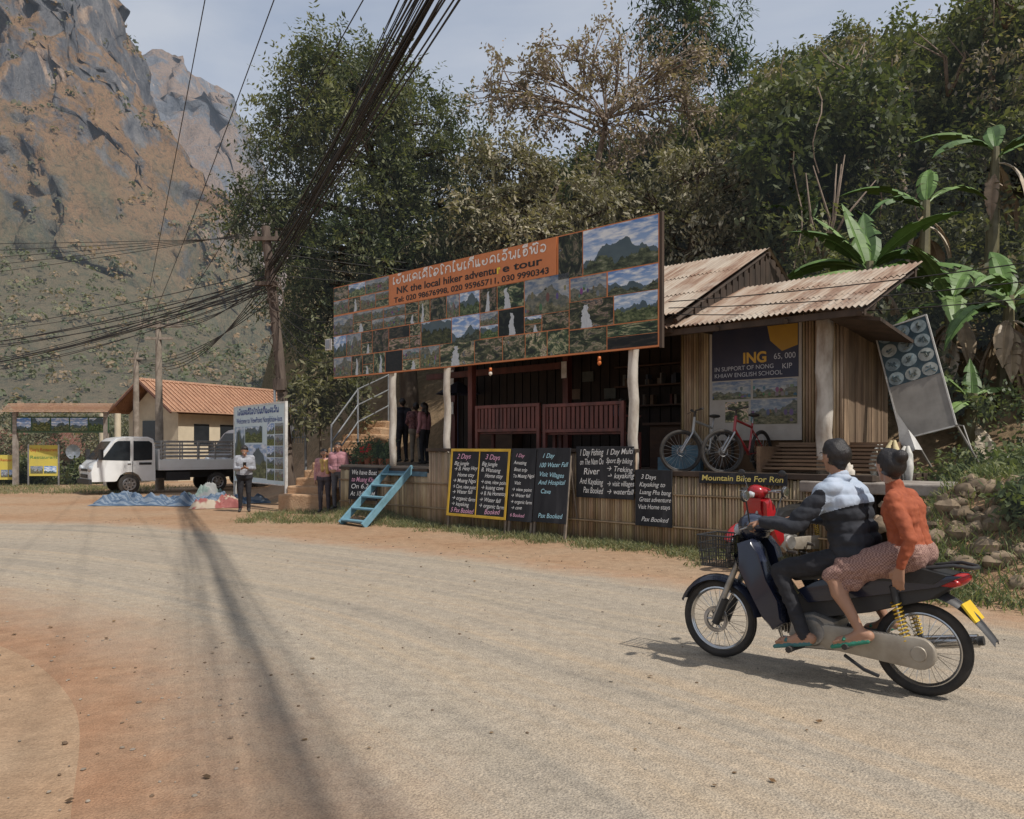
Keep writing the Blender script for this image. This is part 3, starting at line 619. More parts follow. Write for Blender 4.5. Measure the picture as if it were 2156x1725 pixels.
for x in (.5,2.5,4.5,6.5,8.9): mb.tube([(x,.4,3.62),(x,3.5,5.22)],.045,6); mb.tube([(x,6.2,3.62),(x,3.5,5.22)],.045,6)
mb.tube([(.3,3.5,5.2),(9.0,3.5,5.2)],.05,6)
q=[V(11.32,.45,3.42),V(12.05,.5,3.3),V(12.0,3.15,2.98),V(11.32,3.15,3.1)]
mb.add(q+[p+V(0,0,.05) for p in q],[(0,1,2,3),(4,7,6,5),(0,4,5,1),(1,5,6,2),(2,6,7,3),(3,7,4,0)])
mb.build('rafters',wood,shop)
mb=MB()
mb.add([(8.93,.6,3.75),(8.93,6,3.75),(8.93,3.5,5.2)],[(0,1,2)]); mb.add([(8.9,.6,3.75),(8.9,6,3.75),(8.9,3.5,5.2)],[(0,1,2)])
for i in range(24):
    y=.9+i*.21; h=3.75+(5.2-3.75)*(1-abs(y-3.5)/2.9); mb.b2(8.94,8.965,y,y+.19,3.5,max(3.6,h))
mb.build('gable',wood,shop)
mb=MB()
for i in range(7): mb.b2(10.25,12.0,.55+i*.1,.63+i*.1,1.26+i*.055,1.29+i*.055)
mb.b2(10.25,12.0,1.25,1.45,1.2,1.66); mb.b2(10.25,10.31,.5,1.4,1.2,1.6)
mb.build('slatted_platform',woodm,shop)
mb=MB(); mb.b2(8.5,9.2,.5,.62,1.18,1.42); mb.b2(8.45,9.0,1.0,1.1,1.18,1.62); mb.b2(2.0,3.3,-.035,.0,.98,1.08)
mb.build('blue_boards',mat('faded_blue_paint',(.09,.17,.22),(.06,.1,.13),7,.6,bmp=.25),shop)
mb=MB(); mb.b2(11.2,13.55,-.15,1.0,.98,1.13); mb.build('concrete_slab',concrete,M=HUT,bevel=.02)
mb=MB()
for x,z,w,h in ((.93,3.0,.16,.5),(.93,2.4,.14,.3),(5.27,3.0,.14,.34)): mb.b2(x-w/2,x+w/2,1.96 if x>2 else 2.8,1.965 if x>2 else 2.805,z,z+h)
mb.build('paper_notices',white,shop)
mb=MB()
bulb=mat('bulb_glass',(.75,.7,.62),(.6,.5,.4),4,.3,bmp=0); orange=mat('orange_plastic',(.6,.17,.04),(.5,.12,.03),4,.4,bmp=0)
for x,y,z,c in ((5.0,.1,2.98,0),(7.6,.1,3.0,1)):
    mb.cyl((x,y,3.5),(x,y,z+.12),.006,n=5,mi=2); mb.cyl((x,y,z+.12),(x,y,z+.05),.025,.032,10,1); mb.ell((x,y,z+.01),(.035,.035,.045),0 if c==0 else 1)
mb.build('hanging_bulbs',[bulb,orange,blackm],shop,smooth=True)
# ---------------------------------------------------------------- photo tiles material
def photomat(name='photo_print'):
    m,nt,b=nmat(name)
    uv=N(nt,'ShaderNodeUVMap'); s=N(nt,'ShaderNodeSeparateXYZ'); L(nt,uv.outputs[0],s.inputs[0]); u,v=s.outputs[0],s.outputs[1]
    a=N(nt,'ShaderNodeAttribute'); a.attribute_name='Col'; c=N(nt,'ShaderNodeSeparateColor'); L(nt,a.outputs[0],c.inputs[0]); r,k,w=c.outputs[0],c.outputs[1],c.outputs[2]
    def cv(su,sv,sr):
        q=N(nt,'ShaderNodeCombineXYZ'); L(nt,math_(nt,'MULTIPLY',u,su),q.inputs[0])
        if sv: L(nt,math_(nt,'MULTIPLY',v,sv),q.inputs[1])
        L(nt,math_(nt,'MULTIPLY',r,sr),q.inputs[2]); return q.outputs[0]
    rg=math_(nt,'MULTIPLY_ADD',noise_(nt,cv(1.6,0,61),1.5,5,.5),1.5,math_(nt,'MULTIPLY_ADD',w,.6,-.45))
    rg2=math_(nt,'MULTIPLY_ADD',noise_(nt,cv(2.6,0,23),1.5,6,.6),1.3,math_(nt,'MULTIPLY_ADD',w,.5,-.5))
    fine=noise_(nt,cv(5,5,40),1.8,7,.68); mid=noise_(nt,cv(2,2,77),1.5,4,.6); big=noise_(nt,cv(2.0,2.2,93),1.5,6,.66,.8)
    sky=mixc(nt,ramp(nt,noise_(nt,cv(2,4,11),2,5),[(.45,0.0),(.65,1.0)]),mixc(nt,v,(.5,.62,.75),mixc(nt,w,(.06,.2,.55),(.3,.4,.5))),(.75,.78,.8))
    farm=mixc(nt,mid,(.03,.055,.085),(.12,.165,.17))
    hue=N(nt,'ShaderNodeHueSaturation'); L(nt,math_(nt,'MULTIPLY_ADD',noise_(nt,cv(0,0,173),1,0),.2,.38),hue.inputs[0]); L(nt,math_(nt,'MULTIPLY_ADD',w,.5,.5),hue.inputs[1]); L(nt,math_(nt,'MULTIPLY_ADD',noise_(nt,cv(0,0,311),1,0),2.4,-.35),hue.inputs[2])
    L(nt,ramp(nt,fine,[(.3,(.006,.012,.005)),(.45,(.035,.065,.014)),(.57,(.12,.175,.045)),(.7,(.34,.34,.2))]),hue.inputs['Color']); land=hue.outputs[0]
    col=mixc(nt,math_(nt,'LESS_THAN',v,rg),sky,farm); col=mixc(nt,math_(nt,'LESS_THAN',v,rg2),col,land)
    jun=ramp(nt,big,[(.3,(.004,.006,.005)),(.43,(.02,.026,.014)),(.52,(.08,.095,.05)),(.58,(.36,.3,.22)),(.63,(.06,.055,.045)),(.75,(.35,.4,.45))])
    jh=N(nt,'ShaderNodeHueSaturation'); L(nt,math_(nt,'MULTIPLY_ADD',noise_(nt,cv(0,0,222),1,0),.5,.25),jh.inputs[0]); jh.inputs[1].default_value=1.1; L(nt,math_(nt,'MULTIPLY_ADD',noise_(nt,cv(0,0,411),1,0),4.0,-1.0),jh.inputs[2]); L(nt,jun,jh.inputs['Color'])
    jun=mixc(nt,.6,jh.outputs[0],ramp(nt,fine,[(.35,(.15,.15,.15)),(.6,(1.7,1.7,1.6))]),'MULTIPLY')
    col=mixc(nt,math_(nt,'GREATER_THAN',k,.45),col,jun)
    du=math_(nt,'ABSOLUTE',math_(nt,'SUBTRACT',math_(nt,'ADD',u,math_(nt,'MULTIPLY_ADD',noise_(nt,cv(0,1.6,55),1.5,3),.3,-.15)),math_(nt,'MULTIPLY_ADD',w,.3,.35)))
    fall=math_(nt,'MULTIPLY',math_(nt,'LESS_THAN',math_(nt,'ADD',du,math_(nt,'MULTIPLY_ADD',fine,.12,-.06)),math_(nt,'MULTIPLY_ADD',v,-.1,.13)),math_(nt,'MULTIPLY',math_(nt,'LESS_THAN',math_(nt,'ADD',v,math_(nt,'MULTIPLY',fine,.2)),.95),math_(nt,'GREATER_THAN',k,.7)))
    col=mixc(nt,fall,col,mixc(nt,noise_(nt,cv(18,2,5),3,4),(.25,.29,.32),(.75,.78,.8)))
    vo=N(nt,'ShaderNodeTexVoronoi'); L(nt,cv(7,2.2,31),vo.inputs[0]); vo.inputs['Scale'].default_value=1.2; vo.inputs['Randomness'].default_value=.7
    isp=math_(nt,'COMPARE',k,.3,.06)
    pm_=math_(nt,'MULTIPLY',math_(nt,'LESS_THAN',vo.outputs['Distance'],.36),math_(nt,'MULTIPLY',math_(nt,'LESS_THAN',v,.68),math_(nt,'MULTIPLY',math_(nt,'GREATER_THAN',v,.1),isp)))
    hs=N(nt,'ShaderNodeHueSaturation'); L(nt,vo.outputs['Color'],hs.inputs['Color']); hs.inputs[1].default_value=.8; hs.inputs[2].default_value=.22
    col=mixc(nt,math_(nt,'MULTIPLY',isp,.6),col,ramp(nt,fine,[(.35,(.03,.04,.02)),(.65,(.3,.26,.17))]))
    col=mixc(nt,pm_,col,hs.outputs[0])
    L(nt,col,b.inputs['Base Color']); b.inputs['Roughness'].default_value=.35; b.inputs['Specular IOR Level'].default_value=.3
    return m
PH=photomat()
def tiles(rects,y,parent,name='photo_tiles',mt=None):
    mb=MB(); mb.uv=[]
    for r_ in rects:
        x0,x1,z0,z1,kind=r_[:5]
        mb.add([(x0,y,z0),(x1,y,z0),(x1,y,z1),(x0,y,z1)],[(0,1,2,3)],0,(random.random(),kind,random.random() if len(r_)<6 else r_[5])); mb.uv+=[(0,0),(1,0),(1,1),(0,1)]
    return mb.build(name,mt or PH,parent,fixn=False)
random.seed(5)
bbd=empty('tour_billboard',HUT)
orangeb=mat('orange_vinyl',(.64,.225,.08),(.56,.19,.065),2,.45,bmp=0)
mb=MB(); mb.b2(0,8.9,-.03,.02,3.17,5.27,0); mb.b2(8.88,8.93,-.035,.03,3.15,5.29,1); mb.b2(-.03,8.88,.02,.05,5.22,5.27,1); mb.b2(-.03,8.88,.02,.05,3.17,3.22,1)
for x in (.3,2.1,3.8,6,8.3): mb.b2(x-.03,x+.03,.05,.1,3.2,5.2,1)
mb.build('panel',[orangeb,wood],bbd)
rects=[]
def kind(): return random.choice([.1,.1,.3,.3,.6,.6,.9,.9])
g=.009
def row(x0,x1,z0,z1,ws=(.35,.8)):
    x=x0
    while x<x1-.05:
        w=random.uniform(*ws)
        if x1-(x+w)<.3: w=x1-x
        if w<.5 and random.random()<.25 or (z1-z0>.36 and random.random()<.3):
            zm=(z0+z1)/2; rects.append((x+g,x+w-g,z0+g,zm-g/2,kind())); rects.append((x+g,x+w-g,zm+g/2,z1-g,kind()))
        else: rects.append((x+g,x+w-g,z0+g,z1-g,.9 if w<.48 and random.random()<.6 else kind()))
        x+=w
row(0,2.06,4.95,5.26,(.4,.7)); row(0,2.06,4.62,4.95,(.4,.7))
rects.append((6.8+g,7.35-g,4.5,5.26-g,.6)); rects.append((7.35+g,8.86,4.5,5.26-g,.1,.25))
row(0,6.0,4.14,4.6); rects.append((6.0+g,7.05,3.95,4.6,.3)); rects.append((7.08,7.85,4.08,4.48,.3)); rects.append((7.88,8.86,4.08,4.48,.1,.2))
row(0,4.05,3.64,4.14); rects.append((4.05+g,4.85-g,3.64,4.14,.1,.1)); row(4.85,6.0,3.64,4.14); row(6.0,7.05,3.64,3.95); row(7.05,8.86,3.6,4.08,(.7,1.0))
row(0,3.7,3.19,3.64); rects.append((3.7+g,4.7-g,3.19,3.64,.9)); row(4.7,7.05,3.19,3.64,(.5,.9)); row(7.05,8.86,3.19,3.6,(.7,1.0))
tiles(rects,-.034,bbd)
mb=MB(); mb.b2(2.08,6.77,-.045,-.036,4.60,5.265); mb.build('title_panel',orangeb,bbd)
wt=mat('white_lettering',(.85,.83,.78),(.8,.77,.73),3,.5,bmp=0); bt=mat('black_lettering',(.02,.018,.018),(.015,.015,.015),3,.5,bmp=0); yt=mat('yellow_lettering',(.85,.68,.05),(.8,.62,.05),3,.5,bmp=0)
text('NK the local hiker adventu',2.33,4.83,2.96,.2,bt,bbd,-.05,off=.004)
text('r',5.315,4.83,.11,.22,yt,bbd,-.05,off=.009)
text('e tour',5.46,4.83,.98,.2,bt,bbd,-.05,off=.004)
text('Tel: 020 98676998, 020 95965711, 030 9990343',2.25,4.65,4.35,.155,bt,bbd,-.05,off=.003)
def arc(cx,cy,rx,ry,a0,a1,n=12): return [(cx+rx*math.cos(R(a0+(a1-a0)*i/n)),cy+ry*math.sin(R(a0+(a1-a0)*i/n))) for i in range(n+1)]
LAO={'ເ':(.28,[arc(.14,.12,.09,.1,180,540)+[(.05,.9)]+arc(.13,.86,.08,.08,180,60,5)]),
'ແ':(.55,[arc(.14,.12,.09,.1,180,540)+[(.05,.9)],arc(.4,.12,.09,.1,180,540)+[(.31,.9)]]),
'ໂ':(.42,[arc(.2,.12,.09,.1,180,540)+[(.11,.95)]+arc(.2,1.15,.12,.15,200,20,8)+[(.42,1.0)]]),
'ໄ':(.36,[arc(.2,.12,.09,.1,180,540)+[(.11,1.0)]+arc(.2,1.25,.1,.14,250,0,8)]),
'ອ':(.68,[arc(.2,.5,.08,.09,0,360)+arc(.33,.46,.25,.42,160,400)]),
'ນ':(.78,[arc(.14,.85,.09,.09,0,360)+[(.22,.7),(.2,.3)]+arc(.32,.18,.12,.14,180,300,6)+[(.5,.35),(.62,.05)]+arc(.66,.12,.07,.1,260,90,7),[(.66,.2),(.68,.95)]]),
'ຄ':(.72,[arc(.33,.35,.09,.1,90,450)+[(.2,.5),(.1,.05)],arc(.34,.55,.26,.4,200,-20)+[(.6,.05)]]),
'ດ':(.72,[arc(.28,.3,.09,.1,90,450)+[(.12,.3),(.12,.05)],arc(.35,.55,.25,.4,190,-20)+[(.6,.05)]]),
'ລ':(.7,[arc(.2,.35,.09,.12,0,360)+arc(.22,.3,.17,.28,170,330,8)+[(.52,.4)]+arc(.35,.6,.24,.34,0,170,10)]),
'ກ':(.74,[[(.1,.05),(.12,.45),(.24,.5),(.1,.62)]+arc(.36,.62,.26,.33,170,0,10)+[(.62,.05)]]),
'ຮ':(.72,[arc(.15,.75,.08,.1,0,360)+arc(.35,.5,.22,.25,170,340,8)+[(.62,.95)],[(.2,.35)]+arc(.38,.2,.2,.17,150,400,10)]),
'ວ':(.62,[arc(.2,.25,.09,.1,90,450)+arc(.3,.5,.25,.42,250,490,12)]),
'ຈ':(.62,[arc(.25,.55,.09,.1,90,450)+[(.15,.5)]+arc(.33,.45,.22,.4,-120,140,12)]),
'ທ':(.82,[arc(.14,.85,.09,.09,0,360)+[(.22,.7),(.22,.1),(.45,.75),(.5,.1)]+arc(.62,.2,.1,.14,180,360,6)+[(.72,.95)]]),
'ັ':(0,[arc(-.38,1.25,.1,.1,0,360)+[(-.3,1.15),(-.1,1.35)]]),
'ີ':(0,[arc(-.38,1.12,.2,.22,0,180)+[(-.18,1.12),(-.58,1.12)],[(-.18,1.12),(-.18,1.42)]]),
'ົ':(0,[arc(-.5,1.2,.08,.08,0,360)+[(-.4,1.12),(-.28,1.32),(-.1,1.15)]]),}
def lao(s,x,z,w,h,mt,parent,y,th=.09):
    tot=sum(LAO[c][0]+.08 for c in s if c in LAO and LAO[c][0]>0); sx_=w/tot; mb=MB(); cx_=0; cnt=0
    for c in s:
        if c not in LAO: cx_+=.2; continue
        wd,st=LAO[c]
        for pl in st:
            pts=[V(x+(cx_+p[0])*sx_,0,z+p[1]*h) for p in pl]; hw=th*h*.5
            for i in range(len(pts)-1):
                a,b=pts[i],pts[i+1]; d=(b-a)
                if d.length<1e-6: continue
                d.normalize(); nn=V(-d.z,0,d.x)*hw; e=d*hw*.5; cnt+=1; yy=y-.0004*(cnt%11)
                o=V(0,yy,0); mb.add([a-e-nn+o,b+e-nn+o,b+e+nn+o,a-e+nn+o],[(0,1,2,3)])
        if wd>0: cx_+=wd+.08
    mb.build('lao_lettering',mt,parent,fixn=False)
lao('ເອັນເຄເດີໂລໂກໄຮເກີແອດເວັນເຈີທົວ',2.22,5.04,4.35,.15,wt,bbd,-.05,.17)
# ---------------------------------------------------------------- benches
def bench(s0,s1,t,zt,zf):
    mb=MB(); mb.b2(s0,s1,t-.03,t+.03,zt-.06,zt); mb.b2(s0,s1,t-.03,t+.03,zt-.52,zt-.46)
    n=int((s1-s0)/.105)
    for i in range(n): x=s0+.03+(s1-s0-.06)*(i+.5)/n; mb.b2(x-.036,x+.036,t-.012,t+.012,zt-.46,zt-.06)
    mb.b2(s0,s1,t+.03,t+.48,zt-.56,zt-.525)
    for x in (s0,s1-.07): mb.b2(x,x+.07,t-.035,t+.03,zf,zt); mb.b2(x,x+.07,t+.42,t+.48,zf,zt-.56); mb.b2(x,x+.06,t+.03,t+.48,zt-.27,zt-.23)
    mb.build('slatted_bench',maroon,M=HUT,bevel=.005)
bench(4.35,6.05,.35,2.40,1.18); bench(6.13,7.95,.35,2.37,1.18)
mb=MB()
for x in (2.03,2.8):
    a=V(x,-1.25,0.02);b=V(x,.02,1.16)
    d=(b-a); ang=math.atan2(d.z,d.y); mb.box((a+b)/2,(.05,d.length,.14),0,Matrix.Rotation(ang,3,'X'))
for i in range(5):
    f=(i+.35)/5; y=-1.25+1.27*f; z=.02+1.14*f; mb.box((2.415,y,z),(.77,.2,.035),0)
mb.build('blue_wooden_ladder',bluep,M=HUT,bevel=.006)
# ---------------------------------------------------------------- chalkboards
def cbm():
    m,nt,b=nmat('chalkboard'); v=mapping(nt); v2=mapping(nt,(1,1,.35)); n=noise_(nt,v2,3,6,.65,.5)
    L(nt,ramp(nt,n,[(.35,(.02,.021,.024)),(.6,(.035,.036,.04)),(.75,(.06,.06,.065))]),b.inputs['Base Color']); b.inputs['Roughness'].default_value=.8; b.inputs['Specular IOR Level'].default_value=.25; bump(nt,b,noise_(nt,v,40),.1,.005); return m
cb=cbm()
def chalkmat(name,c):
    m,nt,b=nmat(name); v=mapping(nt); n=noise_(nt,v,90,3,.7); L(nt,ramp(nt,n,[(.3,tuple(x*.7 for x in c)),(.5,c)]),b.inputs['Base Color']); b.inputs['Roughness'].default_value=.9; return m
CW=chalkmat('chalk_white',(.85,.85,.82)); CP=chalkmat('chalk_pink',(.85,.45,.6)); CY=chalkmat('chalk_yellow',(.8,.66,.2)); CB=chalkmat('chalk_blue',(.45,.75,.85))
yellowp=mat('yellow_paint',(.68,.43,.04),(.5,.31,.03),5,.6,bmp=.2)
def cboard(x0,x1,z0,z1,t,tilt,frm,cols,legs=None,name='chalkboard'):
    M=HUT@Matrix.Translation((x0,t,z0))@Matrix.Rotation(R(-tilt),4,'X'); e=empty(name,M); w=x1-x0;h=z1-z0
    mb=MB(); mb.b2(0,w,0,.02,0,h,0)
    if frm is not None:
        f=.05; mb.b2(-.0,f,-.012,0,0,h,1); mb.b2(w-f,w,-.012,0,0,h,1); mb.b2(f,w-f,-.012,0,0,f,1); mb.b2(f,w-f,-.012,0,h-f,h,1); mb.b2(w/2-.012,w/2+.012,-.01,0,f,h-f,1)
    if legs:
        for lx in (.03,w-.03): mb.b2(lx-.022,lx+.022,.021,.06,-legs,h*.9,2); mb.tube([(lx,.05,h*.8),(lx,.45,-legs)],.018,5,2)
    mb.build('board',[cb,frm or yellowp,woodg],e,bevel=.003)
    for (fx,fw,lines) in cols:
        z=h-.03-(.05 if frm is not None else 0); n=len(lines); tot=sum(l[2] for l in lines); sp=(z-.05)/tot
        for (tx,mt_,sz) in lines:
            z-=sz*sp; ind=(len(tx)-len(tx.lstrip()))*.022*w
            if not tx.strip(): continue
            cs=min(sz*sp*.95,w*.15)
            text(tx.strip(),fx*w+ind+random.uniform(0,.03),z+sz*sp*.22,fw*w-ind,cs,mt_,e,-.004,shear=random.uniform(.15,.4),rot=(R(90),R(random.uniform(-2.5,2.5)),0),off=.0003)
    return e
cboard(4.25,5.84,.27,1.56,-.35,6,yellowp,[(.06,.40,[('  2 Days',CP,1.3),('Big jungle',CW,1),('→ B. Heay Hoy',CW,1),('   Home stay',CW,1),('→ Muang Ngoi',CW,1),('→ Cave, view point',CW,1),('→ Water fall',CW,1),('→ organic farm',CW,1),('→ kayaking',CW,1),('5 Pax Booked',CP,1.2)]),(.54,.42,[('  3 Days',CP,1.3),('Big jungle',CW,1),('B. Watuang',CW,1),('   Home stay',CW,1),('→ cave, view point',CW,1),('→ kuang cave',CW,1),('→ B. Na Homestay',CW,1),('→ Water fall',CW,1),('→ organic farm',CW,1),('    Booked',CP,1.2)])],.25)
cboard(5.88,6.47,.27,1.57,-.36,6,None,[(.08,.86,[('  1 Day',CP,1.4),('Amazing',CW,1.1),('  Boat trip',CW,1.1),('To Muang Ngoi',CW,1.1),('   Visit',CW,1.1),('→ view point',CW,1),('→ Water fall',CW,1),('→ organic farm',CW,1),('→ cave',CW,1),('6 Booked',CP,1.2)])],.25)
cboard(6.49,7.24,.29,1.58,-.36,6,None,[(.08,.86,[('   1 Day',CB,1.5),('100 Water Fall',CB,1.3),('Visit Villages',CB,1.2),('And Hospital',CB,1.2),('    Cave',CB,1.2),(' ',CB,2.4),('   Pax Booked',CB,1)])],.27)
cboard(7.26,8.44,.74,1.60,-.1,0,None,[(.05,.42,[('1 Day Fishing',CW,1.1),('on The Nam Ou',CW,1),('   River',CW,1.1),('And Kayaking',CW,1),('   Pax Booked',CW,1)]),(.53,.45,[('1 Day Multi',CW,1.1),('Sport By biking',CW,1),('→ Treking',CW,1),('→ kayaking',CW,1),('→ visit villages',CW,1),('→ waterfall',CW,1)])])
cboard(8.47,9.15,.34,1.23,-.1,0,None,[(.08,.86,[('   3 Days',CW,1.2),('Kayaking to',CW,1),('Luang Pha bang',CW,1),('Great adventure',CW,1),('Visit Home stays',CW,1),(' ',CW,.6),('    Pax Booked',CW,1)])])
cboard(.75,1.78,.42,1.13,-.16,3,None,[(.07,.88,[('We have Boat',CW,1),('to Muang Khua',CP,1),('On 6.2.23',CW,1),('At 10:00 AM',CW,1)])],.1)
e=empty('bike_hire_sign',HUT@Matrix.Translation((9.62,-.085,1.05))); mb=MB(); mb.b2(0,1.38,0,.012,0,.16); mb.build('board',cb,e); text('Mountain Bike For Ren',.04,.045,1.28,.115,CY,e,-.004,shear=.1,off=.001)
# ---------------------------------------------------------------- big poster
pst=empty('school_poster',HUT@Matrix.Translation((8.9,1.47,1.7)))
mb=MB(); mb.b2(0,1.62,0,.02,0,1.9); mb.build('sheet',mat('poster_vinyl',(.42,.39,.35),(.34,.31,.27),3,.5,bmp=.1),pst)
mb=MB(); mb.b2(.05,1.57,-.004,0,1.0,1.85); mb.build('navy_area',mat('navy_print',(.018,.025,.055),(.035,.035,.06),2,.5,bmp=0),pst)
mb=MB(); mb.add([(1.05,-.008,1.84),(1.56,-.008,1.84),(1.56,-.008,1.5),(1.3,-.008,1.42),(1.1,-.008,1.6)],[(0,1,2,3,4)]); mb.build('yellow_corner',mat('mustard_print',(.42,.25,.03),(.35,.2,.03),2,.5,bmp=0),pst,fixn=False)
tiles([(.06,.76,.68,.98,.3),(.8,1.55,.68,.98,.3),(.3,.72,.3,.64,.6),(.76,1.55,.26,.66,.3)],-.006,pst)
yy=mat('mustard_letter',(.6,.36,.06),(.5,.3,.05),2,.5,bmp=0); wd_=mat('dim_white_letter',(.5,.52,.57),(.45,.47,.52),2,.5,bmp=0)
text('ING',.62,1.27,.5,.24,yy,pst,-.012,off=.008); text('65, 000',1.16,1.3,.36,.13,wd_,pst,-.012); text('KIP',1.3,1.14,.2,.12,wd_,pst,-.012)
text('IN SUPPORT OF NONG',.1,1.16,1.05,.1,wd_,pst,-.012); text('KHIAW ENGLISH SCHOOL',.1,1.05,1.2,.1,wd_,pst,-.012)
# ---------------------------------------------------------------- info board left
a0=V(-8.0,23.6,0);a1=V(-5.7,20.6,0); dd=(a1-a0); IBM=frame(a0,math.degrees(math.atan2(dd.y,dd.x))); e=empty('viewpoint_info_board',IBM); W=dd.length
mb=MB(); mb.b2(0,W,0,.04,.63,2.7,0)
for x in (0,W): mb.b2(x-.03,x+.03,-.012,.055,.0,2.74,1)
mb.b2(.03,W-.03,-.012,.055,2.7,2.74,1); mb.b2(.03,W-.03,-.012,.055,.6,.63,1)
mb.build('panel',[mat('pale_blue_vinyl',(.6,.7,.72),(.5,.62,.66),2,.5,bmp=0),white],e)
rr=[(.9,2.2,1.7,2.15,.1),(.08,.85,.75,2.15,.1),(.9,2.5,.75,1.65,.1)]
for i in range(5):
    z=.72+i*.3; rr.append((2.55,3.05,z,z+.28,.1)); rr.append((3.1,3.65,z,z+.28,.3))
tiles(rr,-.004,e)
bl_=mat('blue_lettering',(.03,.07,.3),(.03,.06,.25),2,.5,bmp=0)
text('Welcome to ViewPoint Nongkhiaw-laos',.2,2.24,W-.4,.22,bl_,e,-.006); lao('ເອັນເຄເດີໂລໂກໄຮເກີແອດເວັນ',.3,2.48,W-.7,.13,bl_,e,-.006,.2)
# ---------------------------------------------------------------- steps, railing, gate
mb=MB()
SF=frame((-5.05,20.0,0),-18)
for i in range(11):
    w=1.35-.03*i; mb.b2(-w/2-.1+.02*i,w/2,i*.33,i*.33+.9,.2+.19*i-.3,.42+.19*i)
earth=mat('earth_steps',(.5,.33,.2),(.36,.21,.115),3,.95,bmp=.7,bdist=.04)
ob=mb.build('earth_steps',earth,M=SF,bevel=.04)
mb=MB(); gal=mat('galvanised',(.42,.44,.46),(.3,.31,.32),6,.45,.6,bmp=.05)
pr=[(-4.45,20.2,.7),(-4.1,21.8,1.7),(-3.5,23.2,2.2)]
for x,y,z in pr: mb.cyl((x,y,z),(x,y,z+1.45),.025,n=8)
for h in (.55,1.0,1.42): mb.tube([(x,y,z+h) for x,y,z in pr],.02,8)
mb.build('metal_handrail',gal,smooth='auto')
mb=MB(); gy=23.4
for i in range(12): x=-6.75+i*.09; mb.cyl((x,gy-i*.05,1.7),(x,gy-i*.05,3.35),.013,n=5)
for z in (1.85,2.6,3.2): mb.tube([(-6.78,gy,z),(-5.75,gy-.57,z)],.018,6)
for x,y in ((-6.78,gy),(-5.75,gy-.57)): mb.cyl((x,y,.6),(x,y,3.4),.035,n=8)
mb.build('metal_gate',gal,smooth='auto')
mb=MB(); random.seed(31)
for i in range(110):
    s=random.uniform(12.15,14.4) if i<90 else random.uniform(14.4,17); t=random.uniform(-1.5,-.3); r=random.uniform(.05,.15); wp=HP(s,t); z=max(gzf(wp.x,wp.y),.0 if s>12.9 else .05+(t+1.45)*.72)+r*.02; c=V(s,t,z)
    vs=[];n=11;m_=8
    for a in range(m_+1):
        for k in range(n):
            ph=math.pi*a/m_;th=2*math.pi*k/n; d=V(math.sin(ph)*math.cos(th),math.sin(ph)*math.sin(th)*.8,math.cos(ph)*.75); d*=r*(1+.5*noise.noise(d*1.7+V(i*3,0,0))); vs.append(c+d)
    kcol=random.uniform(.6,1.05); mb.add(vs,[(a*n+k,(a+1)*n+k,(a+1)*n+(k+1)%n,a*n+(k+1)%n) for a in range(m_) for k in range(n)],0,(.25*kcol,.19*kcol,.13*kcol))
mb.build('stone_retaining_wall',attrmat('stone',.95,.2,.6,25,.35),M=HUT,smooth='auto')
e=empty('leaning_sign_board',Matrix.Translation((6.0,11.9,2.0))@Matrix.Rotation(R(-38),4,'Z')@Matrix.Rotation(R(-15),4,'Y')@Matrix.Rotation(R(-8),4,'X'))
mb=MB(); mb.b2(-.36,.36,0,.03,-.2,1.5,0); mb.b2(-.38,-.36,-.01,.035,-.22,1.52,1); mb.b2(.36,.38,-.01,.035,-.22,1.52,1); mb.b2(-.36,.36,-.01,.035,1.5,1.52,1); mb.b2(-.36,.36,-.01,.035,-.22,-.2,1)
mb.tube([(.3,.03,.1),(.45,.5,-.75)],.018,6,0); mb.tube([(-.3,.03,.1),(-.2,.6,-.6)],.018,6,0); mb.tube([(.36,0,-.2),(.5,-.3,-.3),(.55,-.5,-.7)],.01,6,0)
mb.add([(-.34,-.03,.2),(-.24,-.06,-.1),(-.18,-.05,-.25),(-.12,-.09,-.45),(-.2,-.14,-.43),(-.3,-.12,-.47),(-.4,-.06,-.25)],[(0,1,6),(1,2,4),(1,4,6),(2,3,4),(4,5,6)],1)
mb.build('frame',[mat('bare_sheet',(.3,.28,.25),(.2,.185,.165),3,.5,bmp=.1),mat('grimy_white',(.55,.54,.51),(.4,.38,.35),5,.6)],e)
mb=MB(); mb.b2(-.355,.355,-.006,0,.6,1.49); mb.build('print_area',mat('teal_print',(.05,.085,.1),(.035,.06,.075),3,.4,bmp=0),e)
mb=MB(); random.seed(4)
for i in range(3):
    for j in range(4):
        x=-.235+i*.235;z=.7+j*.225; vs=[(x+.11*math.cos(a/16*6.283),-.012,z+.1*math.sin(a/16*6.283)) for a in range(16)]; mb.add(vs,[list(range(16))],0,random.choice([(.24,.29,.3),(.18,.23,.25),(.32,.34,.32)]))
        for q in range(4): mb.tube([(x+random.uniform(-.07,.07),-.016-.001*q,z+random.uniform(-.06,.06)),(x+random.uniform(-.04,.04),-.016-.001*q,z+random.uniform(-.05,.05)),(x+random.uniform(-.07,.07),-.016-.001*q,z+random.uniform(-.06,.06))],.011,4,0,random.choice([(.08,.12,.14),(.16,.18,.16),(.06,.08,.08)]))
mb.build('picture_ovals',attrmat('oval_print',.5,.3,0,30,.4),e,fixn=False)
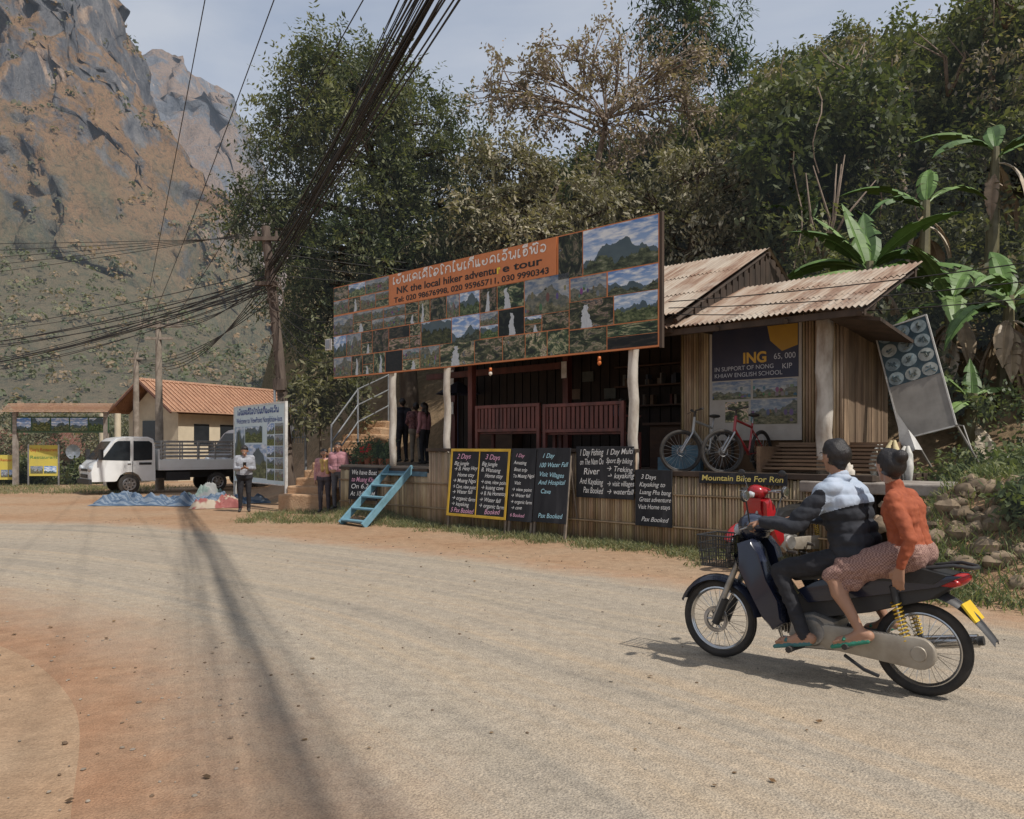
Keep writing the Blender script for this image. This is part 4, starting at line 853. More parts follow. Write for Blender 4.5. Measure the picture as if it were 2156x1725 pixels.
def crumple(name,M,rx,ry,rz,col1,col2,sc_=6,amp=.25,n=40,flat=True):
    mb=MB(); vs=[]
    for a in range(n+1):
        for k in range(n):
            ph=math.pi*a/n;th=2*math.pi*k/n; d=V(math.sin(ph)*math.cos(th),math.sin(ph)*math.sin(th),math.cos(ph)); f=1+amp*noise.fractal(d*sc_*.5+V(rx*10,ry*7,0),.8,2,4)+amp*.6*noise.noise(d*2+V(ry*9,1,2))
            p=V(d.x*rx*f,d.y*ry*f,max(d.z*rz*f,-.001 if flat else -9)); 
            if flat: p.z*=(.6+.8*abs(noise.noise(V(p.x*4,p.y*4,rx))))
            vs.append(p)
    mb.add(vs,[(a*n+k,(a+1)*n+k,(a+1)*n+(k+1)%n,a*n+(k+1)%n) for a in range(n) for k in range(n)])
    return mb.build(name,mat(name+'_cloth'+str(col1),col1,col2,3,.8,bmp=.3),M=M,smooth=True)
crumple('white_sack',HUT@Matrix.Translation((11.6,.35,1.13)),.17,.15,.3,(.6,.55,.48),(.45,.4,.33))
e=empty('life_jackets',HUT@Matrix.Translation((12.0,1.15,1.3)))
mb=MB(); random.seed(8)
for i,(x,z,c) in enumerate([(-.2,.08,(.6,.58,.5)),(-.02,.14,(.55,.46,.26)),(.16,.06,(.62,.6,.54))]):
    for sg in (-1,1): mb.tube([(x+sg*.045,0,z-.25),(x+sg*.07,-.05,z-.05),(x+sg*.055,0,z+.12),(x+sg*.02,.05,z+.24)],[.045,.055,.045,.02],9,0,c)
    mb.box((x,.02,z-.06),(.12,.05,.26),0,None,tuple(q*.8 for q in c)); mb.box((x,-.045,z-.05),(.16,.012,.025),0,None,(.05,.05,.05))
mb.build('jackets',attrmat('jacket_cloth',.7,.3,.3,25),e,smooth='auto')
crumple('plastic_bag',Matrix.Translation((7.5,12.6,gzf(7.5,12.6))),.2,.15,.25,(.6,.62,.65),(.5,.52,.55))
e=empty('potted_plants',HUT@Matrix.Translation((.3,.6,0)))
mb=MB(); mb.b2(-.2,1.1,-.2,.3,.3,1.1,0)
for i in range(5): x=-.1+i*.27; mb.tube([(x,0,1.1),(x,0,1.32)],[.07,.1],10,1)
mb.build('planter',[concrete,mat('terracotta',(.35,.14,.08),(.28,.1,.06),4,.8)],e)
Vv,q,Cc,_=leafcloud([(-.1+i*.27,0,1.5,.16,.16,.2,10) for i in range(5)]+[(-.4,-.1,1.15,.25,.2,.3,14)],None,T=7,Lf=6,tl=.16,ls=.08,lw=.5,ca=(.03,.06,.02),cb=(.12,.17,.06)); npmesh('plants',Vv,q,Cc,LM,parent=e)
Vv,q,Cc,_=leafcloud([(-.35,-.15,1.2,.2,.2,.25,4),(.2,-.1,1.6,.3,.1,.1,3)],None,T=3,Lf=4,tl=.08,ls=.09,lw=.8,ca=(.5,.02,.02),cb=(.6,.05,.03)); npmesh('flowers',Vv,q,Cc,LM,parent=e)
mb=MB(); mb.box((0,0,0),(.2,.06,.26),0); mb.box((0,-.035,0),(.15,.01,.2),1); mb.tube([(0,.03,0),(.15,.1,-.05),(.4,.12,-.1)],.012,6,0)
mb.build('flood_lamp',[white,mat('lamp_glass',(.3,.32,.34),(.25,.26,.28),2,.15,bmp=0)],M=HUT@Matrix.Translation((-.25,0,3.98)))
# ---------------------------------------------------------------- poles and wires
pole=mat('weathered_pole',(.15,.115,.09),(.075,.055,.045),5,.9,stretch=(1,1,.2),bmp=.6)
cpole=mat('concrete_pole',(.33,.28,.23),(.2,.165,.13),4,.9,bmp=.3)
wire=mat('wire_black',(.018,.017,.016),(.03,.027,.024),3,.6,bmp=0)
mb=MB(); mb.tube([(-5.95,22,.3),(-6.25,22,4),(-6.62,22,7.5)],[.15,.13,.11],12)
mb.tube([(-6.7,22.05,7.1),(-6.1,21.85,3.0)],.035,6); mb.b2(-6.95,-6.2,21.85,21.95,7.1,7.2); mb.b2(-6.85,-6.25,21.82,21.95,5.9,6.0)
mb.b2(-6.3,-5.95,21.75,21.95,2.2,2.6); mb.b2(-6.35,-6.05,21.75,21.9,3.1,3.4)
for x,z in ((-6.85,7.2),(-6.6,7.2),(-6.3,7.2),(-6.5,6.6),(-6.45,6.0)): mb.tube([(x,21.9,z),(x,21.9,z+.16)],[.05,.03],8)
for i in range(16): z=random.uniform(2,6.8); x=-6.15-(z-3)*.1; mb.tube([(x+.12*math.sin(a*1.3+i),22+.14*math.cos(a*1.3+i),z-a*.16) for a in range(8)],.012,4)
random.seed(12)
for i in range(3): mb.torus((-6.35+.05*i,21.8,5.9-.25*i),(0.2,1,.1),.22,.014,20,4)
mb.build('utility_pole',pole,smooth='auto')
mb=MB(); mb.cyl((-12.9,30,-.1),(-12.95,30,6.2),.16,.1,12); mb.b2(-13.7,-12.1,29.9,30.02,5.95,6.07); mb.b2(-13.4,-12.4,29.9,30,5.5,5.6)
for x in (-13.6,-13.2,-12.6,-12.2): mb.tube([(x,29.96,6.07),(x,29.96,6.25)],[.04,.03],8)
mb.build('utility_pole',cpole,smooth='auto')
mb=MB(); mb.cyl((-15.6,34,-.5),(-15.6,34,5.5),.15,.1,12); mb.b2(-15.9,-15.3,33.9,34,5.2,5.28); mb.build('utility_pole',cpole,smooth='auto')
mb=MB(); mb.cyl((4.8,-2.6,0),(4.8,-2.6,9.3),.16,.11,12); mb.b2(3.6,6.0,-2.7,-2.6,8.9,9.02); mb.b2(3.9,5.7,-2.7,-2.6,8.3,8.4); mb.build('utility_pole',cpole,smooth='auto')
mb=MB(); mb.cyl((-42,44,-3),(-42,44,8),.16,.11,12); mb.b2(-43,-41,43.9,44,7.5,7.6); mb.build('utility_pole',cpole,smooth='auto')
wb=MB()
def wr(a,b,sag,r,n=22):
    a=Vector(a);b=Vector(b); wb.tube([a.lerp(b,i/n)-V(0,0,4*sag*(i/n)*(1-i/n)) for i in range(n+1)],r,4,caps=False)
for i in range(28):
    c_=-.3 if i%3==0 else .32
    a=V(-6.5+random.uniform(-.1,.12),21.95+random.uniform(-.1,.1),6.25+random.uniform(-.35,.5)); b=V(4.75+c_+random.gauss(0,.08),-2.6,8.7+random.gauss(0,.45))
    wr(a,b,random.uniform(.15,.5),random.choice([.007,.009,.012,.015]))
for i in range(3): wr((-6.55,21.95,6.4),(5.0+random.uniform(-.1,.1),-2.6,8.6),.25+.03*i,.02)
for i in range(15):
    a=V(-6.55,22,6.1+random.uniform(-.5,.4)); b=V(-42,44,7.2+random.uniform(-.5,.6)); wr(a,b,random.uniform(.8,2.3),random.choice([.01,.013,.017]))
for i in range(5): wr((-6.7,22,7.2+.05*i),(-42,24+i*2,8.2-.2*i),.4+.1*i,.009)
for i in range(5): wr((-6.5,22,5.5+.2*i),(-15.6,34,5.2),.5+.2*i,.012)
for i in range(3): wr((-6.5,22,5.9+.2*i),(-12.9,30,6.1),.3+.15*i,.012)
wr((-13.2,30,6.2),(3.9,-2.6,9.0),.35,.009); wr((-12.4,30,6.2),(5.3,-2.6,9.0),.4,.009); wr((-15.6,34,5.4),(2.6,-2.6,9.0),.3,.009)
for i in range(4): wr((-6.4,22,6.2+.3*i),(14,26+i,7+.3*i),.5+.1*i,.012)
for i in range(4): wr((-6.3,22,5.5-.2*i),HP(.3+.1*i,.2,4.6-.2*i),.3+.15*i,.01)
for i in range(3): wr(HP(8.9,.2,3.9-.1*i),HP(20,1.5+i,4.4),.25+.1*i,.009)
wb.build('power_lines',wire,smooth=True,fixn=False)
print('struct',time.time()-T0)
# ---------------------------------------------------------------- left buildings
def tilemat():
    m,nt,b=nmat('roof_tiles'); v=mapping(nt); br=N(nt,'ShaderNodeTexBrick'); br.inputs['Scale'].default_value=4; br.inputs['Color1'].default_value=(.5,.3,.19,1); br.inputs['Color2'].default_value=(.42,.235,.15,1); br.inputs['Mortar'].default_value=(.3,.16,.1,1); br.inputs['Mortar Size'].default_value=.02
    L(nt,v,br.inputs[0]); L(nt,mixc(nt,.4,br.outputs[0],ramp(nt,noise_(nt,v,2,5),[(.3,(.7,.7,.7)),(.7,(1.2,1.2,1.2))]),'MULTIPLY'),b.inputs['Base Color']); b.inputs['Roughness'].default_value=.8; return m
tile=tilemat(); cream=mat('cream_plaster',(.62,.54,.4),(.52,.45,.33),2,.85,bmp=.1); glass=mat('dark_glass',(.02,.025,.03),(.03,.035,.04),2,.1,bmp=0,spec=.6)
maroonr=mat('maroon_roof',(.2,.1,.075),(.15,.075,.055),3,.7)
def house(name,M,hw,ln,ze,zr,zb,rm,wm,ov=.5,steps=26):
    e=empty(name,M); mb=MB(); x=hw-.45
    mb.b2(-x,x,.3,ln-.3,zb,ze-.05); mb.add([(-x,.29,ze-.05),(x,.29,ze-.05),(0,.29,zr-.2)],[(0,1,2)]); mb.build('walls',wm,e)
    mb=MB()
    for sg in (-1,1):
        for r in range(steps):
            f0=r/steps;f1=(r+1.15)/steps
            p=lambda f,y,dz: (sg*hw*(1-f),y,ze+(zr-ze)*f+dz)
            a=[p(f0,-ov,.05),p(f0,ln+ov,.05),p(min(f1,1),ln+ov,.01),p(min(f1,1),-ov,.01)]; mb.add(a,[(0,1,2,3)]); mb.add([p(f0,-ov,.05),p(f0,ln+ov,.05),p(f0,ln+ov,-.0),p(f0,-ov,-.0)],[(0,1,2,3)])
    n=int(ln/.24)
    for i in range(n):
        y=-ov+(ln+2*ov)*i/n
        for sg in (-1,1): mb.tube([(sg*hw,y,ze+.07),(0,y,zr+.07)],.03,4,caps=False)
    mb.tube([(0,-ov,zr+.06),(0,ln+ov,zr+.06)],.08,6); mb.build('roof',rm,e,fixn=False)
    mb=MB()
    for sg in (-1,1): 
        mb.tube([(sg*hw,-ov,ze-.03),(0,-ov,zr-.03)],.06,4)
    mb.build('barge_boards',maroonr,e)
    mb=MB()
    for y in np.arange(1.2,ln-1,1.6): 
        for sg in (-1,1): mb.b2(sg*x-.02*sg,sg*x+.03*sg,y,y+.9,ze-1.5,ze-.5)
    mb.b2(-x*.4,x*.4,.25,.28,ze-1.3,ze-.35)
    mb.build('windows',glass,e); return e
ag=math.degrees(math.atan2(.9,.45))-90
house('tile_roof_house',frame((-16.9,38,0),ag-0),2.1,9,3.15,4.62,-2.5,tile,cream)
house('low_tile_roof_house',frame((-30,58,0),-70),3.5,7,1.2,2.65,-3,tile,cream)
house('maroon_roof_house',frame((-35.5,54,0),-80),3,8,1.1,2.6,-3,maroonr,mat('block_wall',(.25,.22,.19),(.18,.16,.14),2,.9))
mb=MB(); 
for x in (-18.7,-18.0): mb.cyl((x,37.4,-1),(x,37.4,3.1),.14,n=12)
mb.build('porch_columns',cream,smooth='auto')
e=empty('roofed_sign',Matrix.Translation((-18.1,33,0))); mb=MB()
for x in (-1.9,1.75): mb.b2(x-.08,x+.08,-.08,.08,-.2,3.0,1)
mb.b2(-2.05,1.85,-.04,.04,2.15,2.8,2)
for sg in (-1,1):
    for r in range(8):
        f0=r/8;f1=(r+1.1)/8; mb.add([(-2.2,sg*.5*(1-f0),2.95+.38*f0+.03),(2.05,sg*.5*(1-f0),2.95+.38*f0+.03),(2.05,sg*.5*(1-f1),2.95+.38*f1),(-2.2,sg*.5*(1-f1),2.95+.38*f1)],[(0,1,2,3)],0)
mb.build('frame',[tile,concrete,mat('dark_green_panel',(.05,.1,.05),(.04,.08,.04),3,.6)],e,fixn=False)
tiles([(-1.95+i*.76,-1.25+i*.76,2.22,2.74,.1) for i in range(5)],-.05,e)
def banner(name,M,w,z0,z1,c,lines):
    e=empty(name,M); mb=MB(); mb.b2(0,w,0,.03,z0,z1,0); 
    for x in (0,w): mb.b2(x-.03,x+.03,-.01,.04,-.2,z1+.03,1)
    mb.build('sheet',[c,steel],e)
    for tx,z,sz,mm in lines: text(tx,.06,z,w-.12,sz,mm,e,-.006)
    tiles([(.08,w*.48,z0+.1,z0+.4,.3),(w*.52,w-.08,z0+.1,z0+.4,.1)],-.006,e); return e
yb=mat('yellow_banner',(.62,.5,.08),(.5,.42,.1),2,.6,bmp=.1); redl=mat('red_lettering',(.5,.04,.03),(.45,.03,.03),2,.6,bmp=0); grl=mat('green_lettering',(.04,.22,.08),(.04,.2,.07),2,.6,bmp=0)
banner('yellow_banner',frame((-19.6,33.2,-.1),8),1.15,.5,1.75,yb,[("Guy's Restaurant",1.5,.2,redl),('Restaurant',1.2,.18,grl)])
banner('yellow_banner',frame((-20.8,33.2,-.1),5),.75,.35,1.35,yb,[('Restaurant',1.1,.15,redl)])
mb=MB(); mb.tube([(0,0,0),(0,0,1.0)],.03,6)
vs=[(0,-.02,1.05)]+[(.35*math.cos(a/12*6.283),-.12,1.05+.35*math.sin(a/12*6.283)) for a in range(12)]; mb.add(vs,[(0,i+1,(i+1)%12+1) for i in range(12)]); mb.build('satellite_dish',gal,M=Matrix.Translation((-20.3,38,.3)),fixn=False)
Vv,q,Cc,_=leafcloud([(random.uniform(-26,-18.3),random.uniform(34,37),random.uniform(.1,.6),.8,.6,.5,12) for i in range(24)],None,T=7,Lf=6,tl=.4,ls=.22,lw=.5,ca=(.05,.07,.03),cb=(.17,.18,.08)); npmesh('hedge',Vv,q,Cc,LM)
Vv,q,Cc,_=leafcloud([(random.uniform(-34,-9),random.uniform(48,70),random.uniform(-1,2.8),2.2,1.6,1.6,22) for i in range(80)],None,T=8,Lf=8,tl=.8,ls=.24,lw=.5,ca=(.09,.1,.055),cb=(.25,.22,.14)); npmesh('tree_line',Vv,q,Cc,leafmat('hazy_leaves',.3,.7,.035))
# ---------------------------------------------------------------- trucks
rubber=mat('rubber',(.03,.028,.026),(.055,.048,.042),8,.85,bmp=.2); carw=mat('white_car_paint',(.76,.77,.77),(.7,.7,.68),2,.3,bmp=0,coat=.5); redg=mat('red_glass',(.4,.02,.02),(.35,.02,.02),3,.2,bmp=0); plast=mat('black_plastic',(.025,.025,.027),(.035,.035,.036),5,.5,bmp=.05)
lens=mat('headlight_glass',(.5,.52,.54),(.4,.42,.44),3,.1,bmp=0,spec=.8)
def truck(name,M,canopy=False,paint=carw):
    e=empty(name,M); mb=MB()
    cab=[(1.18,.42),(1.2,.75),(1.12,1.02),(.98,1.15),(.52,1.78),(.38,1.88),(.1,1.93),(-.62,1.93),(-.78,1.86),(-.84,1.6),(-.86,.42),(-.38,.42)]+[(.42*math.cos(R(a)),.33+.42*math.sin(R(a))) for a in (165,135,105,75,45,15)]+[(.46,.42)]
    mb.prof(cab,-.82,.82,0,inset=.02); mb.build('cab',paint,e,smooth='auto')
    mb=MB()
    for sg in (-1,1):
        y=sg*.826; mb.add([(.86,y,1.15),(.46,y,1.72),(.36,y,1.78),(-.02,y,1.78),(-.02,y,1.12)],[(0,1,2,3,4)],0); mb.add([(-.12,y,1.12),(-.12,y,1.78),(-.62,y,1.78),(-.72,y,1.7),(-.72,y,1.14)],[(0,1,2,3,4)],0)
        mb.b2(-.1,-.085,y-.004,y+.004,.5,1.1,1); mb.b2(-.04,.06,sg*.83-.012,sg*.83+.012,1.0,1.03,1); mb.b2(.84,.96,sg*.83,sg*1.0,1.15,1.5,1)
        mb.ell((1.17,sg*.62,.86),(.06,.2,.12),2); mb.b2(-.7,-.3,sg*.827-.002,sg*.827+.002,.98,1.06,1)
    mb.add([(.99,-.7,1.17),(.99,.7,1.17),(.535,.64,1.77),(.535,-.64,1.77)],[(0,1,2,3)],0)
    mb.b2(1.19,1.215,-.4,.4,.78,.86,1); mb.b2(1.15,1.24,-.82,.82,.36,.52,1); mb.b2(1.2,1.225,-.45,.45,.56,.68,1)
    mb.build('glass_and_trim',[glass,plast,lens],e,smooth='auto')
    mb=MB()
    mb.b2(-4.1,-.93,-.84,.84,.78,.86,0); mb.b2(-4.0,-.9,-.35,-.25,.5,.78,1); mb.b2(-4.0,-.9,.25,.35,.5,.78,1)
    for y in (-.83,.83): mb.b2(-4.1,-.95,y-.02,y+.02,.86,1.14,0)
    mb.b2(-.97,-.93,-.81,.81,.86,1.5,0); mb.b2(-4.12,-4.08,-.81,.81,.86,1.14,0); mb.b2(-2.0,-1.2,.5,.8,.42,.72,1); mb.b2(-3.9,-3.3,-.7,.7,.68,.74,1)
    if not canopy:
        for y in (-.83,.83):
            for z in (1.25,1.38,1.51,1.64,1.77): mb.b2(-4.1,-.97,y-.012,y+.012,z-.035,z+.03,2)
            for i in range(6): x=-4.07+i*.61; mb.b2(x-.02,x+.02,y-.028,y+.028,1.14,1.8,2)
    mb.build('cargo_bed',[paint,plast,mat('aluminium',(.5,.5,.5),(.36,.36,.36),5,.4,.8,bmp=.05)],e,bevel=.006)
    if canopy:
        mb=MB(); arch=[(-.82,.86),(-.84,1.7),(-.7,1.98),(-.35,2.1),(.35,2.1),(.7,1.98),(.84,1.7),(.82,.86)]
        vs=[];X=[-4.1,-3.9,-1.0,-.4,-.1]; sc=[1,1,1,.95,.85]
        for x,k in zip(X,sc):
            for y,z in arch: vs.append((x,y*k,z))
        fs=[(i*8+j,i*8+j+1,(i+1)*8+j+1,(i+1)*8+j) for i in range(len(X)-1) for j in range(1,6)]; mb.add(vs,fs,0)
        for y in (-.83,.83):
            mb.b2(-4.1,-1,y-.02,y+.02,.86,1.25,1)
            for x in (-4.05,-3.3,-2.5,-1.7,-1.0): mb.b2(x-.025,x+.025,y-.025,y+.025,1.25,1.75,0)
        mb.build('canopy',[mat('dark_canopy',(.05,.05,.06),(.08,.07,.06),3,.5),mat('blue_panel',(.03,.08,.3),(.1,.03,.04),2,.4,bmp=0)],e,smooth='auto'); tiles([(-3.2,-1.1,1.22,1.7,.1)],-.87,e)
    mb=MB()
    for x in (0,-2.95):
        for sg in (-1,1):
            y=sg*.72; mb.tube([(x,y-.09,.34),(x,y-.075,.34),(x,y+.075,.34),(x,y+.09,.34)],[.27,.335,.335,.27],28,0); mb.tube([(x,y+sg*.06,.34),(x,y+sg*.098,.34)],[.2,.21],24,1)
            mb.torus((x,y+sg*.095,.34),(0,1,0),.2,.018,24,6,1); mb.tube([(x,y+sg*.09,.34),(x,y+sg*.13,.34)],[.07,.05],12,1)
            for a in range(8): t=a*math.pi/4; mb.ell((x+.14*math.cos(t),y+sg*.1,.34+.14*math.sin(t)),(.03,.006,.03),2,None,8,5)
    mb.build('wheels',[rubber,steel,blackm],e,smooth='auto'); return e
ta=math.degrees(math.atan2(27.6-29.5,-13.46+11.17)); truck('flatbed_truck',frame((-13.3,28.0,0),ta))
truck('songthaew_truck',frame((-10.6,33.0,0),ta+4)@Matrix.Scale(1.2,4),True,mat('grey_car_paint',(.2,.2,.22),(.16,.16,.17),2,.4,bmp=0))
def tarp(name,M,w,l,c1,c2,stripes=0,seed=0,hh=.16):
    n=70; vs=[];
    for i in range(n+1):
        for j in range(n+1):
            x=(i/n-.5)*w;y=(j/n-.5)*l; e_=min(i,j,n-i,n-j)/n*8; z=hh*max(0,noise.fractal(V(x*1.3+seed,y*1.6,seed),.8,2,6)+.45)*min(1,e_)+.012
            vs.append((x+.12*noise.noise(V(y*2,seed,x))+.3*noise.noise(V(seed,y*.8,3)),y+.3*noise.noise(V(x*1.5,seed+4,y)),z))
    mb=MB(); mb.add(vs,[(i*(n+1)+j,(i+1)*(n+1)+j,(i+1)*(n+1)+j+1,i*(n+1)+j+1) for i in range(n) for j in range(n)])
    m,nt,b=nmat(name+'_cloth'); v=mapping(nt); 
    if stripes:
        wv=N(nt,'ShaderNodeTexWave'); wv.inputs['Scale'].default_value=stripes; wv.inputs['Distortion'].default_value=.3; wv.bands_direction='Y'; L(nt,v,wv.inputs[0]); f=ramp(nt,wv.outputs[1],[(.45,0.0),(.55,1.0)])
    else: f=ramp(nt,noise_(nt,v,2.5,2),[(.46,0.0),(.52,1.0)])
    L(nt,mixc(nt,f,c1,c2),b.inputs['Base Color']); b.inputs['Roughness'].default_value=.7; mb.build(name,m,M=M,smooth=True,fixn=False)
tarp('striped_tarp',frame((-9.8,22.6,0),-5),3.0,1.5,(.06,.1,.16),(.15,.19,.24),3,1,.36); tarp('striped_tarp',frame((-7.9,23.0,0),20),2.2,1.1,(.06,.1,.16),(.15,.19,.24),3,5,.3)
tarp('cloth_pile',frame((-7.7,21.4,0),15),1.3,.8,(.4,.34,.26),(.26,.08,.07),0,9,.35); tarp('cloth_pile',frame((-8.9,23.4,0.05),15),1.2,.7,(.2,.26,.23),(.28,.28,.27),0,15,.45)
# ---------------------------------------------------------------- bicycles
def bicycle(name,M,c1,steer=0):
    e=empty(name,M); mb=MB(); fr=mat(name+'_frame'+str(c1),c1,tuple(x*.8 for x in c1),3,.3,bmp=0,coat=.4)
    def wheel(c,rot):
        ax=rot@V(0,1,0); c=Vector(c); mb.torus(c,ax,.315,.025,40,8,0); mb.torus(c,ax,.285,.01,36,6,3); mb.cyl(c-ax*.045,c+ax*.045,.022,n=10,mi=1); mb.torus(c+ax*.04,ax,.07,.004,20,4,1)
        u=ax.orthogonal().normalized(); w=ax.cross(u)
        for i in range(24): t=i*2*math.pi/24; mb.cyl(c+ax*(.03*(-1)**i),c+(u*math.cos(t)+w*math.sin(t))*.285,.0018,n=4,mi=1)
    rs=Matrix.Rotation(R(steer),3,'Z')
    fw=V(1.08,0,.34); hd=V(.9,0,.62); fo=rs@(fw-hd)+hd
    wheel((0,0,.34),Matrix.Identity(3)); wheel(fo,rs)
    bbk=V(.42,0,.3); st=V(.3,0,.78)
    for a,b,r in ((bbk,st,.017),(bbk,V(.88,0,.68),.024),(V(.33,0,.72),V(.84,0,.82),.02),(V(.88,0,.64),V(.83,0,.88),.022)): mb.cyl(a,b,r,n=10,mi=2)
    for sg in (-1,1):
        mb.cyl((0,sg*.06,.34),bbk,.01,n=6,mi=2); mb.cyl((0,sg*.06,.34),V(.32,0,.7),.009,n=6,mi=2); o=rs@V(0,sg*.055,0); mb.cyl(fo+o,hd+o+V(0,0,.02),.016,n=8,mi=1)
    hb=V(.82,0,.96); mb.cyl((.83,0,.88),hb,.016,n=8,mi=0)
    for sg in (-1,1):
        mb.tube([hb,hb+rs@V(.02,sg*.12,.02),hb+rs@V(-.03,sg*.32,.04)],.012,8,0); mb.cyl(hb+rs@V(-.02,sg*.22,.035),hb+rs@V(-.03,sg*.34,.042),.018,n=8,mi=0); mb.cyl(hb+rs@V(.03,sg*.16,.0),hb+rs@V(.05,sg*.28,-.02),.006,n=5,mi=0)
        mb.cyl((.42,sg*.07,.3),(.42+sg*.12,sg*.09,.3-sg*.11),.012,n=6,mi=0); mb.box((.42+sg*.12,sg*.14,.3-sg*.11),(.09,.08,.02),0)
    mb.cyl(st,(.27,0,.88),.013,n=8,mi=1); mb.ell((.25,0,.91),(.14,.07,.03),0); mb.torus((.42,.05,.3),(0,1,0),.085,.006,24,4,0); mb.tube([(.1,.1,.3),(.2,.2,0)],.008,5,0)
    mb.build('bicycle_frame_and_wheels',[rubber,steel,fr,plast],e,smooth='auto'); return e
def HF(s,t,z,deg): return HUT@Matrix.Translation((s,t,z))@Matrix.Rotation(R(deg),4,'Z')
bicycle('bicycle',HF(9.3,1.2,1.18,-92),(.35,.35,.33),-42); bicycle('bicycle',HF(9.98,1.2,1.18,-90),(.3,.03,.03),-38)
# ---------------------------------------------------------------- people
def sdcap(Pn,a,b,ra,rb):
    a=np.array(a);b=np.array(b);d=b-a;L2=max(d@d,1e-9);t=np.clip(((Pn-a)@d)/L2,0,1); return np.linalg.norm(Pn-(a+t[:,None]*d),axis=1)-(ra+(rb-ra)*t)
def capmesh(mb,a,b,ra,rb,n=14):
    a=Vector(a);b=Vector(b);d=b-a;ln=d.length
    if ln<1e-5: d=V(0,0,1)
    else: d.normalize()
    pts=[];rad=[]
    for i in range(5): t=math.pi/2*(1-i/5); pts.append(a-d*ra*math.sin(t)); rad.append(max(ra*math.cos(t),ra*.04))
    pts.append(a);rad.append(ra); 
    if ln>1e-5: pts.append(b);rad.append(rb)
    for i in range(1,6): t=math.pi/2*i/5; pts.append(b+d*rb*math.sin(t)); rad.append(max(rb*math.cos(t),rb*.04))
    mb.tube(pts,rad,n)
def person(name,M,J,C,vox=.012,hair='short',female=False,headr=1.0,folds=.006,recolor=None,quilt=0):
    mats=[C['skin'],C['top'],C['bottom'],C['shoe'],C['hair'],C.get('extra',C['top'])]
    SK,TP,BT,SH,HR,EX=range(6); pr=[]
    def c(a,b,ra,rb,m): pr.append((Vector(a),Vector(b),ra,rb,m))
    f=J['face'].normalized(); up=J.get('up',V(0,0,1)); rt=f.cross(up).normalized(); hd=J['head']; k=headr
    tw=.93 if female else 1.0
    hl,hr,sl,sr=J['hipL'],J['hipR'],J['shL'],J['shR']; pel=(hl+hr)/2; sm=(sl+sr)/2
    for t,(h_,s_) in enumerate(((hl,sl),(hr,sr))):
        w0=h_.lerp(pel,.1); w1=pel.lerp(sm,.45)+(h_-pel)*.72; w2=pel.lerp(sm,.78)+(s_-sm)*.50
        c(w0,w1,.115*tw*C.get('girth',1),.105*tw*C.get('girth',1),TP if C.get('longtop') else BT); c(pel.lerp(sm,.2)+(h_-pel)*.8,w1,.118*tw*C.get('girth',1),.11*tw*C.get('girth',1),TP)
        c(w1,w2,.108*tw*C.get('girth',1),.125*tw*C.get('girth',1),TP); c(w2,s_*.85+sm*.15-V(0,0,.01),.10*tw,.07*tw*C.get('girth',1),TP)
    c(sl.lerp(sm,.2),sr.lerp(sm,.2),.068*tw,.068*tw,TP)
    c(sm+V(0,0,-.03),J['neck'],.075,.055,TP); c(J['neck']-V(0,0,.03),hd-V(0,0,.06)-f*.015,.052*tw,.05*tw,SK)
    c(hd+f*.0+up*.022*k,hd-f*.02*k+up*.02*k,.083*k,.085*k,SK); c(hd+f*.022*k+up*-.01,hd+f*.04*k-up*.075*k,.068*k,.035*k,SK)
    c(hd+f*.082*k-up*.0,hd+f*.098*k-up*.026*k,.009*k,.015*k,SK)
    for sg in (-1,1): c(hd+rt*sg*.082*k-up*.0,hd+rt*sg*.086*k-up*.03*k-f*.005,.016*k,.010*k,SK)
    if hair=='short': c(hd+up*.04*k-f*.005*k,hd-f*.03*k+up*.015*k,.088*k,.088*k,HR); c(hd+up*.075*k+f*.035*k,hd+up*.075*k-f*.03*k,.05*k,.055*k,HR); c(hd-f*.045*k-up*.01,hd-f*.045*k-up*.05*k,.066*k,.045*k,HR)
    elif hair=='bun': c(hd+up*.035*k-f*.01*k,hd-f*.035*k+up*.01*k,.088*k,.088*k,HR); c(hd-f*.09*k+up*.06*k,hd-f*.1*k+up*.065*k,.05*k,.05*k,HR); c(hd-f*.04*k-up*.02,hd-f*.045*k-up*.06*k,.06*k,.035*k,HR); c(hd+up*.08*k+f*.02*k,hd+up*.07*k-f*.04*k,.05*k,.05*k,HR)
    else:
        c(hd+up*.035*k-f*.01*k,hd-f*.035*k+up*.01*k,.089*k,.088*k,HR)
        for sg in(-1,1): c(hd-f*.03*k+rt*sg*.05*k,hd-f*.02*k+rt*sg*.07*k-up*.22*k,.045*k,.03*k,HR)
        c(hd-f*.06*k,hd-f*.06*k-up*.25*k,.06*k,.05*k,HR)
    slv=C.get('sleeve','long')
    for s in 'LR':
        sh,el,wr=J['sh'+s],J['el'+s],J['wr'+s]; g=C.get('girth',1)
        c(sh,el,.062*tw*g,.047*tw*g,TP)
        c(el,el.lerp(wr,.93),.046*tw*g,.036*tw*g,TP if slv=='long' else SK)
        hd_=J['hand'+s]; d=(hd_-wr); d.normalize(); pn=J.get('palm'+s,V(0,0,-1)); pn=(pn-d*pn.dot(d)).normalized(); sd=d.cross(pn)
        c(el.lerp(wr,.8),wr,.03*tw,.026*tw,SK)
        q=wr+d*.085
        for o in (-.026,-.009,.009,.026): c(wr+d*.015+sd*o*.6,q+sd*o,.017*tw,.0125*tw,SK)
        cur=J.get('curl'+s,.5); lens_=(.066,.078,.073,.057)
        thumb_side=J.get('thumb'+s,1)
        for i,o in enumerate((-.030,-.010,.010,.030)):
            L_=lens_[i if thumb_side<0 else 3-i]
            p=q+sd*o
            for j,fr_ in enumerate((.42,.33,.25)):
                ang=cur*(.5+.7*j); dd_=(d*math.cos(ang)+pn*math.sin(ang)).normalized(); p2=p+dd_*L_*fr_; c(p,p2,.0092-.0008*j,.0085-.0008*j,SK); p=p2
